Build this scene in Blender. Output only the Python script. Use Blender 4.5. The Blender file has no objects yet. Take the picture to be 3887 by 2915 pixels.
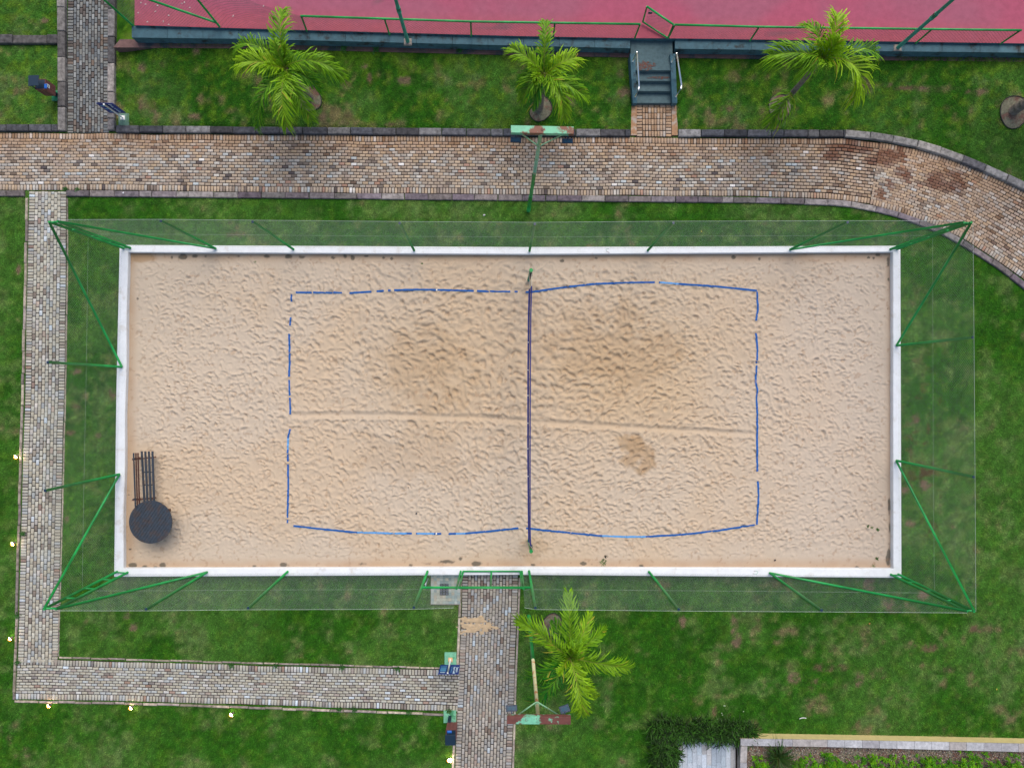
import bpy, math, random
import numpy as np
from mathutils import Vector, Matrix

random.seed(7)
rng = np.random.default_rng(7)
S = bpy.context.scene
COL = S.collection
R = math.radians

# ------------------------------------------------------------------ camera
F, CX, CY, H = 2670.0, 1943.5, 1457.5, 24.0
cam = bpy.data.cameras.new("camera")
cam.sensor_width = 36.0
cam.lens = 36.0 * F / 3887.0
cam.clip_start, cam.clip_end = 0.5, 3000.0
cam_ob = bpy.data.objects.new("camera", cam)
COL.objects.link(cam_ob)
_n = Vector(((1925 - CX) / F, -(1478 - CY) / F, -1.0))
CAMQ = _n.rotation_difference(Vector((0, 0, -1)))
cam_ob.location = (0, 0, H)
cam_ob.rotation_euler = CAMQ.to_euler()
S.camera = cam_ob

# ------------------------------------------------------------------ light
world = bpy.data.worlds.new("World")
S.world = world
world.use_nodes = True
wn = world.node_tree
bg = wn.nodes["Background"]
sky = wn.nodes.new("ShaderNodeTexSky")
sky.sky_type = 'NISHITA'
sky.sun_disc = False
SUN_EL, SUN_AZ = 56.0, 14.0          # azimuth from +Y (top of picture), clockwise
sky.sun_elevation = R(SUN_EL)
sky.sun_rotation = R(SUN_AZ)
sky.air_density = 1.0
sky.dust_density = 2.5
sky.ozone_density = 1.0
wn.links.new(sky.outputs[0], bg.inputs[0])
bg.inputs[1].default_value = 0.12
sun = bpy.data.lights.new("sun", 'SUN')
sun.energy = 1.7
sun.angle = R(48)
sun.color = (1.0, 0.93, 0.84)
sun_ob = bpy.data.objects.new("sun", sun)
COL.objects.link(sun_ob)
_d = Vector((-math.sin(R(SUN_AZ)) * math.cos(R(SUN_EL)), -math.cos(R(SUN_AZ)) * math.cos(R(SUN_EL)), -math.sin(R(SUN_EL))))
sun_ob.rotation_euler = _d.to_track_quat('-Z', 'Y').to_euler()
sun_ob.location = (0, 20, 30)
S.view_settings.view_transform = 'Standard'
S.view_settings.look = 'None'
S.view_settings.gamma = 1.0
S.view_settings.exposure = 0.50
S.render.engine = 'CYCLES'
S.cycles.max_bounces = 6

# ------------------------------------------------------------------ pixels -> place
CM = CAMQ.to_matrix()
def P(px, py, z=0.0):
    d = CM @ Vector(((px - CX) / F, -(py - CY) / F, -1.0))
    t = (H - z) / -d.z
    return Vector((d.x * t, d.y * t, z))
def PX(x, y):
    """rough inverse at ground level (numpy friendly)"""
    return 1925 + x * F / H + 0.0, 1478 - y * F / H
MPP = H / F

# ------------------------------------------------------------------ noise
_lat = rng.random((256, 256))
def vnoise(x, y):
    x = np.asarray(x, float); y = np.asarray(y, float)
    xi = np.floor(x).astype(int); yi = np.floor(y).astype(int)
    fx = x - xi; fy = y - yi
    fx = fx * fx * (3 - 2 * fx); fy = fy * fy * (3 - 2 * fy)
    a = _lat[xi & 255, yi & 255]; b = _lat[(xi + 1) & 255, yi & 255]
    c = _lat[xi & 255, (yi + 1) & 255]; d = _lat[(xi + 1) & 255, (yi + 1) & 255]
    return (a * (1 - fx) + b * fx) * (1 - fy) + (c * (1 - fx) + d * fx) * fy
def fbm(x, y, s=1.0, o=4, seed=0.0):
    t = 0; amp = 1; n = 0
    x = np.asarray(x, float) * s + seed * 17.3; y = np.asarray(y, float) * s + seed * 9.1
    for i in range(o):
        t = t + amp * vnoise(x, y); n += amp
        amp *= 0.5; x, y = (x * 1.62 - y * 1.18) + 5.2, (x * 1.18 + y * 1.62) + 1.3
    return t / n
def sstep(a, b, x):
    t = np.clip((np.asarray(x, float) - a) / (b - a), 0, 1)
    return t * t * (3 - 2 * t)

# ------------------------------------------------------------------ materials
def mat(name, col=(0.5, 0.5, 0.5), rough=0.6, attr=False, var=0.15, vs=6.0, bump=0.0, bs=40.0, metal=0.0,
        col2=None, c2s=3.0, c2lo=0.5, c2hi=0.6, emit=None, spec=0.5, trans=0.0, bd=0.01):
    m = bpy.data.materials.new(name)
    m.use_nodes = True
    nt = m.node_tree; N = nt.nodes; L = nt.links
    b = N["Principled BSDF"]
    b.inputs["Roughness"].default_value = rough
    b.inputs["Metallic"].default_value = metal
    b.inputs["Specular IOR Level"].default_value = spec
    geo = N.new("ShaderNodeNewGeometry")
    if attr:
        a = N.new("ShaderNodeAttribute"); a.attribute_name = "Col"; src = a.outputs["Color"]
    else:
        a = N.new("ShaderNodeRGB"); a.outputs[0].default_value = (*col, 1); src = a.outputs[0]
    if col2 is not None:
        n2 = N.new("ShaderNodeTexNoise"); n2.inputs["Scale"].default_value = c2s
        n2.inputs["Detail"].default_value = 6; n2.inputs["Roughness"].default_value = 0.65
        L.new(geo.outputs["Position"], n2.inputs["Vector"])
        mr = N.new("ShaderNodeMapRange"); mr.inputs[1].default_value = c2lo; mr.inputs[2].default_value = c2hi
        L.new(n2.outputs[0], mr.inputs[0])
        mx = N.new("ShaderNodeMix"); mx.data_type = 'RGBA'
        L.new(mr.outputs[0], mx.inputs["Factor"]); L.new(src, mx.inputs[6])
        mx.inputs[7].default_value = (*col2, 1); src = mx.outputs[2]
    if var > 0:
        n1 = N.new("ShaderNodeTexNoise"); n1.inputs["Scale"].default_value = vs
        n1.inputs["Detail"].default_value = 8; n1.inputs["Roughness"].default_value = 0.7
        L.new(geo.outputs["Position"], n1.inputs["Vector"])
        mr = N.new("ShaderNodeMapRange"); mr.inputs[1].default_value = 0.3; mr.inputs[2].default_value = 0.7
        mr.inputs[3].default_value = 1 - var; mr.inputs[4].default_value = 1 + var
        L.new(n1.outputs[0], mr.inputs[0])
        vm = N.new("ShaderNodeVectorMath"); vm.operation = 'SCALE'
        L.new(src, vm.inputs[0]); L.new(mr.outputs[0], vm.inputs["Scale"]); src = vm.outputs[0]
    L.new(src, b.inputs["Base Color"])
    if bump > 0:
        n3 = N.new("ShaderNodeTexNoise"); n3.inputs["Scale"].default_value = bs; n3.inputs["Detail"].default_value = 6
        L.new(geo.outputs["Position"], n3.inputs["Vector"])
        bp = N.new("ShaderNodeBump"); bp.inputs["Strength"].default_value = bump; bp.inputs["Distance"].default_value = bd
        L.new(n3.outputs[0], bp.inputs["Height"]); L.new(bp.outputs[0], b.inputs["Normal"])
    if emit:
        b.inputs["Emission Color"].default_value = (*emit[0], 1); b.inputs["Emission Strength"].default_value = emit[1]
    if trans > 0:
        tr = N.new("ShaderNodeBsdfTranslucent"); L.new(src, tr.inputs[0])
        ms = N.new("ShaderNodeMixShader"); ms.inputs[0].default_value = trans
        out = N["Material Output"]
        L.new(b.outputs[0], ms.inputs[1]); L.new(tr.outputs[0], ms.inputs[2]); L.new(ms.outputs[0], out.inputs[0])
    return m

M = {}
M['lawn'] = mat('lawn_soil', attr=True, rough=0.95, var=0.35, vs=25, bump=0.6, bs=60, spec=0.1)
M['blade'] = mat('grass_blade', attr=True, rough=0.7, var=0.12, vs=3, spec=0.2, trans=0.25)
M['brick'] = mat('paver', attr=True, rough=0.85, var=0.22, vs=28, bump=0.35, bs=90, spec=0.25, bd=0.004)
M['joint'] = mat('joint_sand', (0.020, 0.015, 0.013), 0.95, var=0.4, vs=12, bump=0.4, spec=0.1, col2=(0.06, 0.04, 0.03), c2s=1.2, c2lo=0.55, c2hi=0.8)
M['stone'] = mat('kerb_stone', attr=True, rough=0.9, var=0.62, vs=7, bump=0.6, bs=30, spec=0.2)
M['sand'] = mat('sand', attr=True, rough=0.95, var=0.06, vs=60, bump=0.5, bs=70, spec=0.08, bd=0.008)
M['white'] = mat('white_paint', (0.74, 0.755, 0.76), 0.6, var=0.07, vs=3.5, bump=0.2, bs=25, col2=(0.50, 0.45, 0.37), c2s=2.6, c2lo=0.56, c2hi=0.85)
M['green'] = mat('green_paint', (0.003, 0.22, 0.040), 0.45, var=0.22, vs=3, col2=(0.010, 0.34, 0.07), c2s=1.2, c2lo=0.45, c2hi=0.65)
M['dkgreen'] = mat('faded_green_paint', (0.03, 0.24, 0.15), 0.5, var=0.3, vs=9, col2=(0.08, 0.12, 0.06), c2s=8, c2lo=0.58, c2hi=0.7)
M['mint'] = mat('mint_paint', (0.16, 0.47, 0.28), 0.55, var=0.15, vs=8, col2=(0.17, 0.055, 0.025), c2s=2.3, c2lo=0.47, c2hi=0.53)
M['mint2'] = mat('pale_mint_paint', (0.22, 0.45, 0.27), 0.55, var=0.2, vs=8, col2=(0.42, 0.26, 0.10), c2s=5.3, c2lo=0.55, c2hi=0.66)
M['rusty'] = mat('rusty_steel', (0.13, 0.04, 0.03), 0.7, var=0.25, vs=8, col2=(0.16, 0.47, 0.30), c2s=2.2, c2lo=0.50, c2hi=0.55)
M['cream'] = mat('cream_paint', (0.50, 0.47, 0.27), 0.6, var=0.15, vs=8, col2=(0.40, 0.16, 0.05), c2s=5, c2lo=0.56, c2hi=0.64)
M['wire'] = mat('galvanised_wire', (0.23, 0.29, 0.25), 0.5, var=0.1, metal=0.0)
M['wire2'] = mat('dark_wire', (0.10, 0.08, 0.09), 0.6, var=0.1)
M['cord'] = mat('pale_cord', (0.55, 0.6, 0.55), 0.7, var=0.1)
M['teal'] = mat('teal_paint', (0.048, 0.120, 0.150), 0.75, var=0.28, vs=5, bump=0.3, bs=30, col2=(0.022, 0.028, 0.028), c2s=2.6, c2lo=0.54, c2hi=0.66)
M['teal2'] = mat('stair_paint', (0.075, 0.125, 0.135), 0.8, var=0.25, vs=9, bump=0.35, bs=45, spec=0.3)
M['brown'] = mat('rusty_gutter', (0.15, 0.080, 0.070), 0.85, var=0.35, vs=6, bump=0.3, col2=(0.035, 0.05, 0.055), c2s=1.6, c2lo=0.5, c2hi=0.62)
M['pink'] = mat('red_court_paint', attr=True, rough=0.85, var=0.12, vs=5, bump=0.3, bs=50, spec=0.2)
M['leaf'] = mat('palm_leaf', attr=True, rough=0.5, var=0.15, vs=5, trans=0.30, spec=0.25)
M['trunk'] = mat('palm_trunk', (0.16, 0.13, 0.10), 0.9, var=0.4, vs=14, bump=0.8, bs=25)
M['soil'] = mat('bare_soil', (0.14, 0.075, 0.055), 0.95, var=0.5, vs=14, bump=0.8, bs=30, col2=(0.16, 0.15, 0.10), c2s=3.2, c2lo=0.42, c2hi=0.52)
M['blue'] = mat('blue_tape', (0.002, 0.090, 0.34), 0.8, var=0.12, vs=8)
M['lblue'] = mat('light_blue_tape', (0.10, 0.30, 0.60), 0.5, var=0.12, vs=8)
M['wtape'] = mat('white_tag', (0.75, 0.75, 0.72), 0.6, var=0.05)
M['navy'] = mat('navy_net', (0.006, 0.020, 0.20), 0.8, var=0.2)
M['netcord'] = mat('net_mesh', (0.05, 0.035, 0.06), 0.7, var=0.2)
M['signblue'] = mat('sign_blue', (0.003, 0.026, 0.19), 0.65, var=0.06)
M['signtext'] = mat('sign_lettering', (0.62, 0.78, 0.85), 0.5, var=0.0)
M['signtext2'] = mat('sign_small_print', (0.10, 0.30, 0.48), 0.5, var=0.0)
M['steel'] = mat('polished_steel', (0.93, 0.95, 0.98), 0.3, metal=1.0, var=0.03)
M['postwhite'] = mat('white_post', (0.72, 0.72, 0.68), 0.5, var=0.05)
M['pad'] = mat('green_concrete', (0.16, 0.42, 0.26), 0.85, var=0.25, vs=10, bump=0.3, col2=(0.04, 0.20, 0.09), c2s=5, c2lo=0.56, c2hi=0.64)
M['pad2'] = mat('weathered_pad', (0.10, 0.19, 0.14), 0.85, var=0.25, vs=10, bump=0.3)
M['pad3'] = mat('deep_green_pad', (0.015, 0.20, 0.085), 0.85, var=0.25, vs=7, bump=0.3, col2=(0.12, 0.20, 0.13), c2s=4, c2lo=0.5, c2hi=0.54)
M['binwood'] = mat('plastic_wood', (0.16, 0.058, 0.048), 0.6, var=0.2, vs=14)
M['bindark'] = mat('dark_bin_metal', (0.006, 0.022, 0.042), 0.45, var=0.1)
M['bag'] = mat('blue_bag', (0.02, 0.13, 0.5), 0.35, var=0.2)
M['darkwood'] = mat('dark_wood', (0.026, 0.037, 0.052), 0.6, var=0.35, vs=12, bump=0.3, bs=30, col2=(0.045, 0.036, 0.036), c2s=5, c2lo=0.5, c2hi=0.6)
M['redwood'] = mat('reddish_wood', (0.11, 0.040, 0.024), 0.6, var=0.3, vs=12)
M['flood'] = mat('floodlight_case', (0.010, 0.030, 0.065), 0.3, var=0.1)
M['glass'] = mat('floodlight_glass', (0.012, 0.06, 0.10), 0.12, var=0.05)
M['conc'] = mat('concrete', (0.30, 0.25, 0.21), 0.9, var=0.3, vs=8, bump=0.4, bs=35)
M['concor'] = mat('stained_concrete', (0.34, 0.19, 0.10), 0.9, var=0.3, vs=6, bump=0.4, col2=(0.33, 0.27, 0.22), c2s=3, c2lo=0.5, c2hi=0.6)
M['tile'] = mat('pale_tile', attr=True, rough=0.55, var=0.12, vs=18, bump=0.1)
M['patio'] = mat('patio_tile', attr=True, rough=0.45, var=0.22, vs=22, bump=0.2, bs=30)
M['yellow'] = mat('yellow_wall', (0.62, 0.50, 0.22), 0.8, var=0.12, vs=5, bump=0.2)
M['marble'] = mat('grey_coping', attr=True, rough=0.6, var=0.35, vs=9, bump=0.2)
M['gravel'] = mat('gravel', attr=True, rough=0.8, var=0.1, vs=30)
M['black'] = mat('dark_debris', (0.03, 0.03, 0.028), 0.95, var=0.4, vs=30)
M['lamp'] = mat('lamp_lens', (0.9, 0.8, 0.6), 0.3, var=0, emit=((1.0, 0.80, 0.52), 45.0))
M['amber'] = mat('amber_glow', (0.8, 0.3, 0.05), 0.4, var=0, emit=((1.0, 0.26, 0.03), 2.2))  # self-lit orange that imitates the glow beside each spotlight
M['rope'] = mat('rope', (0.6, 0.55, 0.42), 0.8, var=0.1)
M['grate'] = mat('drain_grate', (0.16, 0.16, 0.22), 0.5, var=0.2, vs=20)
M['base'] = mat('base_plate', (0.72, 0.42, 0.20), 0.5, var=0.1)

# ------------------------------------------------------------------ object helpers
def link(o, parent=None):
    COL.objects.link(o)
    if parent is not None: o.parent = parent
    return o
def tag(o, label=None, cat=None, group=None, kind=None):
    if label: o['label'] = label
    if cat: o['category'] = cat
    if group: o['group'] = group
    if kind: o['kind'] = kind
    return o
def empty(name, loc, label, cat, group=None, rz=0.0):
    o = bpy.data.objects.new(name, None); o.empty_display_size = 0.1
    COL.objects.link(o); o.location = loc; o.rotation_euler = (0, 0, rz)
    return tag(o, label, cat, group)
def mesh_np(name, V, Fc, m, cols=None, parent=None, smooth=False, loc=None):
    """V (n,3), Fc (k,3|4) int array, cols per-vertex (n,3)"""
    V = np.asarray(V, np.float32); Fc = np.asarray(Fc, np.int32)
    me = bpy.data.meshes.new(name)
    me.vertices.add(len(V)); me.vertices.foreach_set("co", V.ravel())
    k = Fc.shape[1]
    me.loops.add(Fc.size); me.loops.foreach_set("vertex_index", Fc.ravel())
    me.polygons.add(len(Fc)); me.polygons.foreach_set("loop_start", np.arange(0, Fc.size, k, dtype=np.int32))
    if smooth: me.polygons.foreach_set("use_smooth", np.ones(len(Fc), bool))
    me.update(calc_edges=True)
    if cols is not None:
        a = me.color_attributes.new("Col", 'FLOAT_COLOR', 'POINT')
        c = np.ones((len(V), 4), np.float32); c[:, :3] = cols
        a.data.foreach_set("color", c.ravel())
    me.materials.append(m)
    o = bpy.data.objects.new(name, me)
    if loc is not None: o.location = loc
    return link(o, parent)

class MB:
    def __init__(s): s.v = []; s.f = []; s.c = []
    def add(s, vs, fs, col=None):
        n = len(s.v); s.v += [tuple(v) for v in vs]; s.f += [tuple(n + i for i in f) for f in fs]
        s.c += [col or (1, 1, 1)] * len(vs)
    def box(s, c, sx, sy, sz, rot=None, col=None, ch=0.0):
        """box centred at c; rot = Matrix 3x3 ; ch = chamfer of the top edges"""
        x, y, z = sx / 2, sy / 2, sz / 2
        if ch > 0:
            vs = [(-x, -y, -z), (x, -y, -z), (x, y, -z), (-x, y, -z), (-x, -y, z - ch), (x, -y, z - ch), (x, y, z - ch), (-x, y, z - ch),
                  (-x + ch, -y + ch, z), (x - ch, -y + ch, z), (x - ch, y - ch, z), (-x + ch, y - ch, z)]
            fs = [(3, 2, 1, 0), (0, 1, 5, 4), (1, 2, 6, 5), (2, 3, 7, 6), (3, 0, 4, 7), (4, 5, 9, 8), (5, 6, 10, 9), (6, 7, 11, 10), (7, 4, 8, 11), (8, 9, 10, 11)]
        else:
            vs = [(-x, -y, -z), (x, -y, -z), (x, y, -z), (-x, y, -z), (-x, -y, z), (x, -y, z), (x, y, z), (-x, y, z)]
            fs = [(3, 2, 1, 0), (0, 1, 5, 4), (1, 2, 6, 5), (2, 3, 7, 6), (3, 0, 4, 7), (4, 5, 6, 7)]
        vs = [Vector(v) for v in vs]
        if rot is not None: vs = [rot @ v for v in vs]
        c = Vector(c); s.add([v + c for v in vs], fs, col); return s
    def tube(s, pts, r, n=10, col=None, caps=True, r1=None):
        pts = [Vector(p) for p in pts]; m = len(pts); rings = []
        for i, p in enumerate(pts):
            d = (pts[min(i + 1, m - 1)] - pts[max(i - 1, 0)])
            if d.length < 1e-9: d = Vector((0, 0, 1))
            d.normalize()
            up = Vector((0, 0, 1)) if abs(d.z) < 0.9 else Vector((0, 1, 0))
            a = d.cross(up).normalized(); b = d.cross(a)
            rr = r if r1 is None else r + (r1 - r) * i / max(1, m - 1)
            rings.append([p + (a * math.cos(2 * math.pi * k / n) + b * math.sin(2 * math.pi * k / n)) * rr for k in range(n)])
        vs = [v for ring in rings for v in ring]; fs = []
        for i in range(m - 1):
            for k in range(n):
                fs.append((i * n + k, i * n + (k + 1) % n, (i + 1) * n + (k + 1) % n, (i + 1) * n + k))
        if caps: fs.append(tuple(range(n))); fs.append(tuple((m - 1) * n + k for k in reversed(range(n))))
        s.add(vs, fs, col); return s
    def prism(s, poly, z0, z1, col=None):
        n = len(poly)
        vs = [(p[0], p[1], z0) for p in poly] + [(p[0], p[1], z1) for p in poly]
        fs = [tuple(reversed(range(n))), tuple(n + i for i in range(n))] + [(i, (i + 1) % n, n + (i + 1) % n, n + i) for i in range(n)]
        s.add(vs, fs, col); return s
    def build(s, name, m, parent=None, smooth=False, colattr=False, loc=None):
        me = bpy.data.meshes.new(name)
        off = Vector(loc) if loc is not None else Vector((0, 0, 0))
        me.from_pydata([tuple(Vector(v) - off) for v in s.v], [], s.f)
        if colattr:
            a = me.color_attributes.new("Col", 'FLOAT_COLOR', 'POINT')
            a.data.foreach_set("color", [q for c in s.c for q in (*c, 1.0)])
        if smooth:
            for p in me.polygons: p.use_smooth = len(p.vertices) == 4
        me.materials.append(m); me.update()
        o = bpy.data.objects.new(name, me)
        if loc is not None: o.location = loc
        return link(o, parent)
def rel(parent, pts):
    """world points -> local to an Empty without rotation"""
    l = parent.location
    return [Vector(p) - l for p in pts]

def inpoly(x, y, poly):
    ins = np.zeros(x.shape, bool); n = len(poly)
    for i in range(n):
        x0, y0 = poly[i][0], poly[i][1]; x1, y1 = poly[(i + 1) % n][0], poly[(i + 1) % n][1]
        if y0 == y1: continue
        c = ((y0 > y) != (y1 > y)) & (x < (x1 - x0) * (y - y0) / (y1 - y0) + x0)
        ins ^= c
    return ins

# ------------------------------------------------------------------ terrain
UPK = [(445, 480), (1000, 486), (1960, 495), (3200, 498), (3295, 505), (3390, 522), (3490, 545), (3590, 578), (3690, 615), (3770, 650), (3887, 710), (4300, 960)]
_ux = np.array([p[0] for p in UPK], float); _uy = np.array([p[1] for p in UPK], float)
def terrain(x, y):
    px, py = PX(np.asarray(x, float), np.asarray(y, float))
    ky = np.interp(px, _ux, _uy)
    t = np.clip((ky - py) / 300.0, 0, 1) * sstep(445, 640, px)
    z = 0.36 * t + 0.05 * sstep(0, 12, ky - py) * (px > 445)
    z = np.where((px > 2393) & (px < 2573), 0.0, z)
    return z - 0.012
def T(px, py):
    p = P(px, py, 0); return float(terrain(p.x, p.y))
def G(px, py, dz=0.0):
    """point of the ground seen at a pixel"""
    z = T(px, py)
    for _ in range(3):
        p = P(px, py, z); z = float(terrain(p.x, p.y))
    return P(px, py, z + dz)

# ------------------------------------------------------------------ lawn colour
BROWN = [(3150, 2535, 58, 14), (3330, 2555, 32, 22), (3455, 2450, 30, 18), (3530, 2455, 32, 18), (3265, 2585, 18, 30), (3010, 2570, 24, 22),
         (3090, 2590, 16, 12), (2797, 2434, 20, 34), (2790, 2375, 14, 40), (3720, 2390, 34, 14), (3600, 2540, 30, 16), (2867, 2760, 24, 20),
         (2720, 2700, 16, 22), (2590, 2355, 12, 26), (3440, 2300, 60, 12), (3390, 2310, 26, 18), (3510, 2260, 24, 22), (3460, 1990, 20, 14), (3470, 1600, 26, 24),
         (3440, 1860, 24, 30), (3520, 1840, 20, 20), (3760, 2290, 16, 10), (490, 2330, 10, 14), (515, 2375, 16, 14), (50, 2790, 12, 26), (120, 2840, 16, 18),
         (1535, 315, 40, 16), (1410, 310, 9, 18), (1385, 265, 14, 8), (3360, 330, 26, 10), (3430, 340, 50, 9), (3560, 345, 80, 12), (3700, 360, 40, 12),
         (3780, 400, 16, 16), (2350, 290, 14, 24), (2370, 355, 30, 16), (2760, 415, 20, 14), (2560, 415, 16, 14), (1230, 450, 18, 26), (1480, 475, 30, 8), (550, 265, 20, 20),
         (760, 215, 18, 16), (540, 405, 12, 26), (590, 440, 22, 20), (750, 450, 26, 14), (280, 1640, 18, 14), (265, 1970, 14, 12), (380, 1650, 16, 10), (435, 1490, 14, 28),
         (290, 1410, 22, 10), (170, 80, 12, 10), (75, 740, 40, 6), (77, 1020, 8, 26), (700, 1060, 30, 16), (900, 890, 40, 14), (3300, 2215, 20, 30), (3380, 2290, 30, 20)]
def lawn_col(x, y):
    px, py = PX(x, y)
    n1 = fbm(x, y, 0.45, 4, 1); n2 = fbm(x, y, 1.6, 4, 2); n3 = fbm(x, y, 5.0, 3, 3); n4 = fbm(x, y, 2.6, 5, 4)
    lush = np.array([0.022, 0.105, 0.006]); mid = np.array([0.045, 0.140, 0.020]); pale = np.array([0.120, 0.185, 0.080])
    yel = np.array([0.090, 0.190, 0.012]); brn = np.array([0.190, 0.135, 0.100]); red = np.array([0.090, 0.030, 0.020])
    c = lush[None, :] + (mid - lush)[None, :] * sstep(0.35, 0.6, n1)[:, None]
    k = 0.62 * sstep(0.47, 0.68, 0.5 * n2 + 0.15 * n1 + 0.35 * n3)[:, None]; c = c * (1 - k) + pale * k
    top = (py < 500)
    ky = (sstep(0.45, 0.7, n3) * (0.25 + 0.45 * top))[:, None]
    c = c * (1 - ky) + yel * ky
    # drier turf in places
    dry = 0.0 * x
    dry = dry + 0.10 * top + 0.07 * ((px > 2500) & (py > 2200)) + 0.06 * ((px > 450) & (py > 840) & (py < 950)) * (px < 2300)
    kb = sstep(0.63, 0.80, 0.35 * n2 + 0.5 * n4 + 0.15 * n3 + dry * 0.8)[:, None] * 0.7
    c = c * (1 - kb) + brn * kb
    strip_ = (sstep(310, 230, py) * (px > 450) * sstep(0.3, 0.6, n2) * 0.55)[:, None]
    c = c * (1 - strip_) + yel * 1.1 * strip_
    n5 = fbm(x, y, 11.0, 3, 6); n6 = fbm(x, y, 3.5, 4, 7)
    c = c * (0.45 + 1.1 * n5)[:, None] * (0.84 + 0.50 * n6)[:, None] * np.array([1.07, 1.02, 0.84])
    wob = (n4 - 0.5) * 1.6
    for i, (a, b, rx, ry) in enumerate(BROWN):
        d = ((px - a) / rx) ** 2 + ((py - b) / ry) ** 2
        near = d < 5
        if not near.any(): continue
        kk = (sstep(1.5, 0.2, d[near] + wob[near] * 1.5) * (0.15 + 1.0 * sstep(.35, .6, n3[near])) * 0.75)[:, None]
        tcol = (brn * 0.9 + red * 0.5) if i % 3 else (red * 0.7 + brn * 0.6)
        c[near] = c[near] * (1 - kk) + tcol * kk
    # reddish specks right of the pit
    z = np.exp(-(((px - 3510) / 75) ** 2 + ((py - 1750) / 330) ** 2))
    kr = (sstep(0.60, 0.68, n3 * 0.6 + n4 * 0.4 + 0.06 * z) * z * 0.8)[:, None]
    c = c * (1 - kr) + red * kr
    return c

# ground sheet
gx = np.concatenate([np.array([-300, -120, -50]), np.arange(-20, 20.01, 0.13), np.array([50, 120, 300])])
gy = np.concatenate([np.array([-300, -120, -50]), np.arange(-15, 15.3, 0.13), np.array([50, 120, 300])])
X, Y = np.meshgrid(gx, gy); nx, ny = len(gx), len(gy)
Z = terrain(X.ravel(), Y.ravel())
# keep the sheet below the raised court and inside the sand pit
pxx, pyy = PX(X.ravel(), Y.ravel())
edge = np.interp(pxx, [450, 960, 1960, 2920, 3887], [185, 187, 212, 226, 237])
Z = np.where((pyy < edge) & (pxx > 470), np.minimum(Z, 0.30), Z)
V = np.stack([X.ravel(), Y.ravel(), Z], 1)
idx = np.arange(nx * ny).reshape(ny, nx)
Fq = np.stack([idx[:-1, :-1].ravel(), idx[:-1, 1:].ravel(), idx[1:, 1:].ravel(), idx[1:, :-1].ravel()], 1)
lc = lawn_col(X.ravel(), Y.ravel()) * 0.75
o = mesh_np('lawn_ground', V, Fq, M['lawn'], cols=lc, smooth=True); tag(o, kind='structure')

# ------------------------------------------------------------------ paths
def resample(pts, n):
    pts = np.array(pts, float); d = np.r_[0, np.cumsum(np.hypot(*np.diff(pts, axis=0).T))]
    t = np.linspace(0, d[-1], n); return np.stack([np.interp(t, d, pts[:, 0]), np.interp(t, d, pts[:, 1])], 1)
def smooth_line(pts, n=240, it=0):
    a = resample(pts, n)
    for _ in range(it):
        b = a.copy(); b[1:-1] = (a[:-2] + a[1:-1] * 2 + a[2:]) / 4; a = b
    return a
def wpts(pix, z=0.0): return [tuple(P(a, b, z))[:2] for a, b in pix]

def ribbon_bricks(Lp, Up, rows, soldier=True, long_=0.2025, short=0.1025, zt=0.022, stack=False):
    """Lp, Up: world edge polylines, same sampling. Returns list of (x, y, ang, length, width)"""
    out = []
    w = float(np.mean(np.hypot(*(Up - Lp).T)))
    so = long_ if soldier else 0
    bands = []
    if soldier: bands += [(so / 2 / w, 's'), (1 - so / 2 / w, 's')]
    pitch = (w - 2 * so) / rows
    for r in range(rows): bands.append(((so + pitch * (r + 0.5)) / w, 't', r))
    for bnd in bands:
        v = bnd[0]; line = Lp * (1 - v) + Up * v
        d = np.r_[0, np.cumsum(np.hypot(*np.diff(line, axis=0).T))]
        st = short if bnd[1] == 's' else long_
        off = 0 if (bnd[1] == 's' or stack) else (0.5 * (bnd[2] % 2) * st + random.uniform(-0.012, 0.012))
        t = np.arange(off + st / 2, d[-1] - st * 0.4, st)
        lens = np.full(len(t), st)
        rem = d[-1] - (t[-1] + st / 2)
        if rem > 0.03: t = np.r_[t, d[-1] - rem / 2]; lens = np.r_[lens, rem]
        if bnd[1] == 't' and off > 0.03: t = np.r_[[st * 0.25], t]; lens = np.r_[[st * 0.5], lens]
        x = np.interp(t, d, line[:, 0]); y = np.interp(t, d, line[:, 1])
        tx = np.interp(t, d, np.gradient(line[:, 0])); ty = np.interp(t, d, np.gradient(line[:, 1]))
        for i in range(len(t)):
            a = math.atan2(ty[i], tx[i])
            if bnd[1] == 's': out.append((x[i], y[i], a, lens[i], long_))
            else: out.append((x[i], y[i], a, lens[i], pitch))
    return out

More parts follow.
